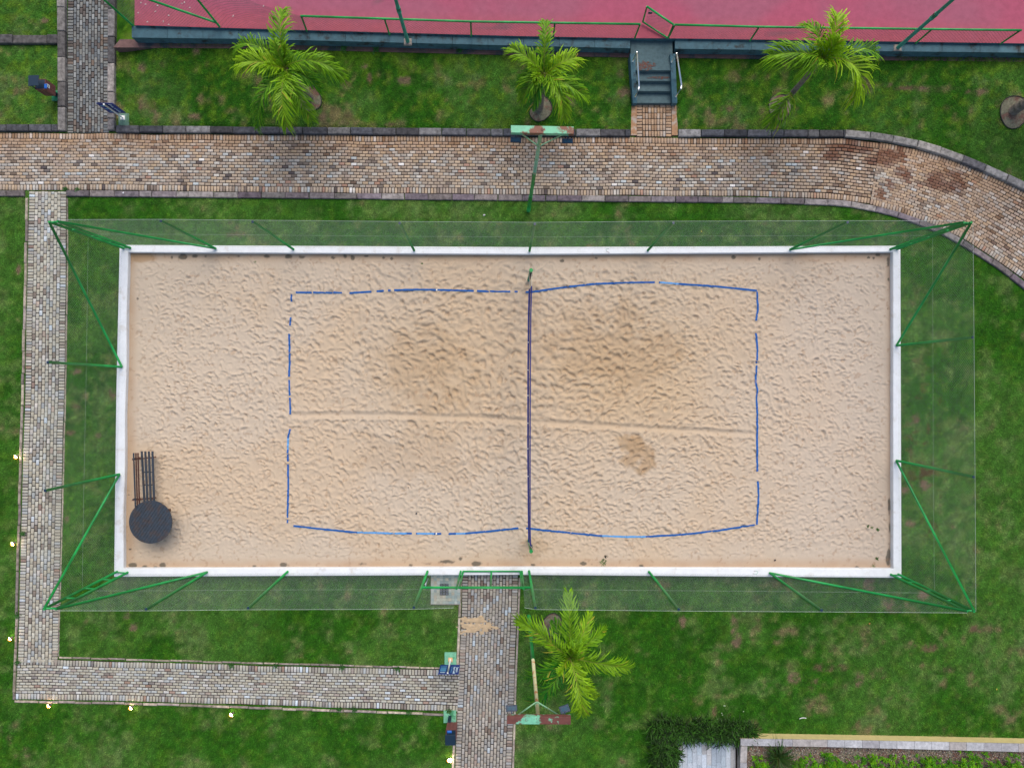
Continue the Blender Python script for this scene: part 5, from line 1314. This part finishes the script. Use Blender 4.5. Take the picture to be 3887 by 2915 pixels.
def blades(name, centers, n, ln, w, colf, m='leaf', up=0.7, label=None, cat=None, kind=None, loc=None, spread=0.06, droop=.5):
    V_, F_, C_ = [], [], []; q = 0
    for c_ in centers:
        for _ in range(n):
            a = random.uniform(0, 6.283); el = random.uniform(0.35, 1.35) * up + 0.1
            d = Vector((math.cos(a) * math.cos(el), math.sin(a) * math.cos(el), math.sin(el)))
            s = Vector((-math.sin(a), math.cos(a), 0)) * w / 2; l = ln * random.uniform(.55, 1.1)
            p = Vector(c_) + Vector((random.gauss(0, spread), random.gauss(0, spread), 0))
            m1 = p + d * l * .5; m2 = p + d * l * .85 + Vector((0, 0, -l * droop * .25)); e2 = p + d * l + Vector((0, 0, -l * droop * .6)) + Vector((d.x, d.y, 0)) * l * .1
            V_ += [p - s, p + s, m1 - s, m1 + s, m2 - s * .7, m2 + s * .7, e2]; F_ += [(q, q + 1, q + 3, q + 2), (q + 2, q + 3, q + 5, q + 4), (q + 4, q + 5, q + 6, q + 6)]; q += 7
            k = colf(); C_ += [k] * 7
    b = MB(); L0 = Vector(loc) if loc is not None else Vector((0, 0, 0))
    b.v = [tuple(Vector(v)) for v in V_]; b.f = [f if f[2] != f[3] else f[:3] for f in F_]; b.c = C_
    o = b.build(name, M[m], colattr=True, loc=loc); tag(o, label, cat, None, kind); return o
def dk():
    f = random.choice((.25, .5, .9, 1.3, 2.0)) * random.uniform(.8, 1.2); return (0.028 * f, 0.085 * f, 0.008 * f)
cts = []
for (ax_, ay_, sp_) in [(2490, 2768, 20), (2525, 2752, 22), (2570, 2768, 17), (2612, 2782, 15), (2650, 2768, 19), (2692, 2778, 16), (2735, 2785, 18), (2775, 2772, 20), (2812, 2788, 15), (2838, 2775, 10),
                        (2522, 2800, 24), (2512, 2838, 20), (2545, 2858, 18), (2520, 2890, 24), (2508, 2925, 20), (2535, 2950, 22)]:
    for _ in range(15): cts.append(P(random.gauss(ax_ - 4, sp_ * .6), random.gauss(ay_ - 4, sp_ * .5), 0.1))
blades('ornamental_grass', cts, 24, 0.50, 0.026, dk, kind='stuff', label='dark L-shaped border of long-bladed grass edging the tiled patio', up=.75, spread=.07)
blades('grass_clump', [P(2950, 2868, .2)], 200, 0.75, 0.022, lambda: tuple(q * random.uniform(.7, 1.6) for q in (0.035, 0.075, 0.012)), label='spiky long-bladed grass clump overhanging the grey coping', cat='grass clump', loc=P(2950, 2868, .2), spread=.05)
# low bright shrubs in the bed
k_ = 0
for (sx_, sy_, sr) in [(2880, 2890, 26), (3080, 2905, 40), (3150, 2885, 34), (3235, 2900, 40), (3330, 2890, 40), (3420, 2905, 42), (3500, 2890, 34), (3570, 2900, 40), (3660, 2885, 40), (3740, 2900, 42), (3830, 2895, 40), (3020, 2920, 34), (3900, 2910, 40)]:
    c_ = P(sx_, sy_ + 12, 0.2); V_, F_, C_ = [], [], []; q = 0; rr = sr * MPP
    for s_ in range(80):
        a = random.uniform(0, 6.283); r_ = rr * random.random() ** .6 * (1.15 + .35 * math.sin(a * 3 + sx_) + .2 * math.sin(a * 7 + sx_ * 2)); hgt = 0.42 * max(.25, 1 - (r_ / rr) ** 2 * .35) * random.uniform(.6, 1.1)
        top = c_ + Vector((math.cos(a) * r_, math.sin(a) * r_, hgt))
        g_ = random.random() ** 1.6; col_ = (0.05 + .14 * g_, 0.20 + .25 * g_, 0.006)
        for l_ in range(13):
            b2 = random.uniform(0, 6.283); ll = random.uniform(.05, .11); dd = Vector((math.cos(b2), math.sin(b2), random.uniform(-.5, .4))); w2 = Vector((-math.sin(b2), math.cos(b2), 0)) * .016
            p0_ = top + Vector((0, 0, -random.random() * .12)); V_ += [p0_, p0_ + dd * ll * .5 + w2, p0_ + dd * ll, p0_ + dd * ll * .5 - w2]; F_.append((q, q + 1, q + 2, q + 3)); q += 4
            C_ += [tuple(z_ * random.uniform(.8, 1.2) for z_ in col_)] * 4
    b = MB(); b.v = [tuple(v) for v in V_]; b.f = F_; b.c = C_; o = b.build('low_shrub', M['leaf'], colattr=True, loc=c_)
    tag(o, 'low bright green feathery shrub, number %d from the left in the gravel bed' % (k_ + 1), 'shrub', 'low shrubs in the gravel bed'); k_ += 1
nm = ['first', 'third', 'fourth', 'fifth', 'sixth', 'seventh', 'eighth', 'ninth', 'tenth', 'eleventh', 'twelfth', 'second', 'thirteenth']
k_ = 0
for ob in list(COL.objects):
    if ob.name.startswith('low_shrub'): ob['label'] = 'low bright feathery shrub in the gravel bed, %s from the left end' % nm[k_]; k_ += 1

# ------------------------------------------------------------------ weeds in the sand and joints, loose bits
def weed(px_, py_, z_, n_, s_, label, cat='weed', col=(0.04, .13, .02), group=None):
    c_ = P(px_, py_, z_); b = MB()
    for _ in range(n_):
        a = random.uniform(0, 6.283); l = s_ * random.uniform(.4, 1.1); d = Vector((math.cos(a), math.sin(a), random.uniform(.1, .8))); w = Vector((-math.sin(a), math.cos(a), 0)) * .012
        o_ = Vector((random.gauss(0, s_ * .4), random.gauss(0, s_ * .4), 0)); k = random.uniform(.7, 1.5)
        b.add([o_, o_ + d * l * .5 + w, o_ + d * l, o_ + d * l * .5 - w], [(0, 1, 2, 3)], tuple(q * k for q in col))
    me_o = b.build('weed', M['leaf'], colattr=True); me_o.location = c_; tag(me_o, label, cat, group)
weed(2290, 2130, .23, 60, .10, 'green weed with dark tips in the sand by the near wall, right of the net')
weed(2300, 2112, .23, 30, .06, 'dark sprig above the weed by the near wall', col=(.04, .04, .03))
weed(3294, 1998, .23, 26, .05, 'small weed in the sand near the right wall, left one of three')
weed(3309, 2003, .23, 22, .04, 'small weed in the sand near the right wall, middle one of three')
weed(3331, 2009, .23, 26, .05, 'small weed in the sand near the right wall, right one of three')
weed(3328, 2120, .23, 34, .05, 'weed in the sand just above the lower right corner')
weed(3315, 2148, .23, 60, .08, 'larger weed in the lower right corner of the sand')
weed(969, 993, .23, 20, .03, 'tiny weed in the sand under the far wall, left of the tapes')
weed(1603, 1001, .23, 20, .03, 'tiny weed in the sand under the far wall, left of the net post')
for a_, c_, l_ in ((250, 719, 'grass tuft on the kerb at the mouth of the left path'), (295, 723, 'grass tuft on the kerb just right of the left path mouth'), (86, 2025, 'weed growing through the left edge of the left path'), (66, 2335, 'weed on the left kerb above the path corner'),
                   (66, 2512, 'weed on the kerb at the path corner'), (880, 2525, 'grass tuft on the upper edge of the bottom path'), (1345, 2690, 'large grass tuft on the lower edge of the bottom path'), (1287, 2690, 'smaller grass tuft left of the large one on the bottom path edge'),
                   (1704, 2698, 'bushy weed on the kerb above the litter bin pad'), (1553, 2703, 'grass tuft on the lower edge of the bottom path near the gate path'), (1048, 2526, 'grass tuft on the upper kerb of the bottom path, left part'), (1300, 2532, 'low weed on the upper kerb of the bottom path, middle'), (1510, 2538, 'low weed on the upper kerb of the bottom path, right part')):
    weed(a_, c_, .05, 46, .09, l_, 'grass tuft', (0.035, .12, .02))
for a_, c_, l_ in ((1306, 185, 'leafy weed at the foot of the ledge right of the first palm'), (1425, 190, 'small weed at the foot of the ledge left of the lamp pole'), (1746, 190, 'weed at the foot of the ledge between the first two palms')):
    weed(a_, c_, .42, 50, .12, l_, 'weed', (0.04, .15, .03))
for a_, c_, l_ in ((2300, 950, 'bent wire hook lying on the far wall right of the net'), (2868, 2172, 'bent wire hook lying on the near wall at its right part')):
    e_ = P(a_, c_, ZW + .008)
    o = MB().tube([(.10, .04, 0), (.04, .06, 0), (0, .02, 0), (.02, -.04, 0), (.12, -.09, 0)] if a_ < 2500 else [(-.1, -.04, 0), (.04, -.05, 0), (.08, 0, 0), (.05, .05, 0), (-.06, .05, 0)], 0.006, 6).build('wire_hook', M['rusty']); o.location = e_; tag(o, l_, 'wire hook')

def bit(name, px_, py_, z_, sx, sy, colr, label, cat, group=None, rz=None, m='tile'):
    c_ = P(px_, py_, z_); b = MB(); n_ = 7; h_ = min(sx, sy) * .25
    vs = [(0, 0, h_)] + [(math.cos(k * 2 * math.pi / n_) * sx / 2 * random.uniform(.6, 1.15), math.sin(k * 2 * math.pi / n_) * sy / 2 * random.uniform(.6, 1.15), 0) for k in range(n_)]
    b.add([Vector(v) for v in vs], [(0, 1 + k, 1 + (k + 1) % n_) for k in range(n_)], colr)
    o = b.build(name, M[m], colattr=True); o.location = c_; o.rotation_euler = (0, 0, random.uniform(0, 6.28) if rz is None else rz); tag(o, label, cat, group)
for a_, c_ in [(535, 12), (552, 18), (598, 22), (640, 60), (684, 42), (575, 4), (700, 10), (720, 30), (885, 62), (560, 84), (620, 82), (770, 25), (640, 95), (690, 14), (1000, 24), (590, 45), (525, 50)]:
    bit('dry_leaf', a_, c_, ZC + .008, .08, .05, (.50, .38, .36), 'small pale dry leaf on the left corner of the red court', 'leaf', 'dry leaves on the red court')
for a_, c_ in [(2500, 2745), (2577, 2735), (2619, 2740), (2642, 2725), (2722, 2728), (2743, 2713), (2740, 2706), (2752, 2678), (2748, 2678), (2822, 2699), (2754, 2730), (2779, 2782), (2772, 2768), (2504, 2814), (2510, 2840), (2660, 2760)]:
    bit('fallen_petal', a_, c_, .12, .035, .035, (.55, .62, .45), 'tiny pale petal scattered over the dark L-shaped grass border', 'petal', 'pale petals by the grass border')
bit('dark_clod', 1580, 1949, .25, .09, .08, (.03, .03, .035), 'dark clod on the sand inside the lower left part of the court', 'clod')
bit('dark_clod', 1550, 1850, .25, .05, .05, (.05, .03, .03), 'tiny dark clod on the sand above the larger one', 'clod')
bit('dark_clod', 2942, 2126, .25, .08, .07, (.05, .035, .03), 'dark clod on the sand near the lower right corner', 'clod')
bit('stone_chip', 1838, 817, .03, .09, .07, (.55, .53, .55), 'whitish stone on the grass strip between path and far netting', 'stone')
bit('yellow_leaf', 2663, 879, .03, .06, .05, (.6, .5, .05), 'yellow leaf on the grass behind the far netting', 'leaf')
bit('yellow_leaf', 3784, 2615, .03, .07, .05, (.6, .5, .05), 'yellow leaf on the lawn at the lower right', 'leaf')
bit('orange_leaf', 3301, 2366, .03, .06, .06, (.5, .22, .05), 'orange leaf on the lawn below the near netting', 'leaf')
bit('white_lid', 468, 732, .09, .07, .07, (.75, .75, .78), 'white bottle cap on the kerb right of the left path', 'bottle cap')
o = MB().tube([(-.11, -.02, 0), (-.04, .015, .01), (.06, .02, .01), (.12, 0, 0)], .012, 6).build('pale_twig', M['wtape']); o.location = P(3047, 2725, .03); tag(o, 'pale twig lying on the lawn above the yellow wall', 'twig')
for (a_, c_, d_, e2) in ((3475, 901, 3502, 901), (3530, 912, 3530, 932)):
    pass
# mortar between kerb stones and dirt seams are left to the stones' own joints

# ------------------------------------------------------------------ grass blades over the lawn
excl = [poly_main, [tuple(p) for p in np.vstack([Lw, Rw[::-1]])], [tuple(p) for p in np.vstack([Bw, Tw[::-1]])], [tuple(p) for p in np.vstack([Gw, Grw[::-1]])],
        [tuple(p) for p in np.vstack([Ew, Erw[::-1]])], [(p.x, p.y) for p in OUTER],
        wpts([(2392, 100), (2572, 100), (2572, 520), (2392, 520)]), wpts([(1636, 2180), (1748, 2180), (1747, 2292), (1636, 2292)]),
        wpts([(226, -80), (257, -80), (257, 500), (226, 500)]), wpts([(415, -80), (443, -80), (443, 500), (415, 500)]), wpts([(-80, 138), (226, 138), (226, 172), (-80, 172)]),
        wpts([(440, -200), (4300, -200), (4300, 243), (3887, 238), (2920, 226), (2573, 221), (2390, 219), (1960, 212), (960, 187), (430, 183)]),
        wpts([(-80, 478), (226, 478), (226, 506), (-80, 506)]), wpts([(443, 481), (1000, 486), (1960, 494), (2392, 496), (2392, 525), (443, 510)]), wpts([(2573, 496), (3203, 498), (3203, 528), (2573, 526)]),
        wpts([(3203, 498), (3300, 506), (3395, 520), (3495, 541), (3592, 570), (3692, 609), (3770, 645), (3887, 698), (3990, 760), (3990, 800), (3887, 724), (3670, 628), (3480, 567), (3203, 525)]),
        wpts([(-80, 722), (97, 722), (97, 747), (-80, 747)]), wpts([(250, 722), (1000, 732), (1960, 742), (2900, 749), (2900, 773), (1960, 764), (1000, 754), (250, 747)]),
        wpts([(2900, 749), (3150, 758), (3340, 787), (3550, 855), (3670, 915), (3830, 1022), (3960, 1120), (3930, 1145), (3815, 1050), (3655, 943), (3545, 880), (3340, 811), (3250, 791), (3150, 782), (2900, 773)]),
        wpts([(2570, 2790), (2812, 2790), (2840, 2786), (4000, 2808), (4000, 3000), (2570, 3000)]),
        [(x, y) for x, y in wpts([(452, 425), (488, 425), (488, 472), (452, 472)])], wpts([(1690, 2481), (1733, 2481), (1733, 2530), (1690, 2530)]), wpts([(182, 340), (216, 340), (216, 382), (182, 382)]), wpts([(1679, 2714), (1725, 2714), (1725, 2762), (1679, 2762)]),
        wpts([(98, 750), (110, 750), (92, 1450), (74, 2200), (60, 2660), (48, 2660), (62, 2200), (83, 1450)])]
NB = 1500000
bx_ = rng.uniform(-18.6, 18.6, NB); by_ = rng.uniform(-14.2, 13.8, NB)
ok = np.ones(NB, bool)
for pl in excl: ok &= ~inpoly(bx_, by_, pl)
for rc, rr in PITS: ok &= ~(((bx_ - rc.x) ** 2 + ((by_ - rc.y) / 1.1) ** 2 < (rr * .97) ** 2) & (rng.random(NB) < .62))
bx_, by_ = bx_[ok], by_[ok]
colr = lawn_col(bx_, by_); brn_ = colr[:, 0] / (colr[:, 1] + 1e-6)
keep = rng.random(len(bx_)) > sstep(0.75, 1.5, brn_) * 0.55
bx_, by_, colr = bx_[keep], by_[keep], colr[keep]; nb_ = len(bx_)
bz_ = terrain(bx_, by_)
a = rng.uniform(0, 6.283, nb_); l = rng.uniform(.035, .075, nb_); w = rng.uniform(.006, .011, nb_); hh_ = rng.uniform(.012, .045, nb_)
dx_, dy_ = np.cos(a), np.sin(a)
V3 = np.empty((nb_, 3, 3), np.float32)
V3[:, 0] = np.stack([bx_ - dy_ * w, by_ + dx_ * w, bz_], 1); V3[:, 1] = np.stack([bx_ + dy_ * w, by_ - dx_ * w, bz_], 1)
V3[:, 2] = np.stack([bx_ + dx_ * l, by_ + dy_ * l, bz_ + hh_], 1)
colr = colr * rng.uniform(.6, 1.7, (nb_, 1)) * np.array([1.12, 1.05, 1.0])
o = mesh_np('lawn_grass', V3.reshape(-1, 3), np.arange(nb_ * 3).reshape(-1, 3), M['blade'], cols=np.repeat(colr, 3, 0)); tag(o, kind='stuff')
print('blades', nb_, 'objects', len(COL.objects))
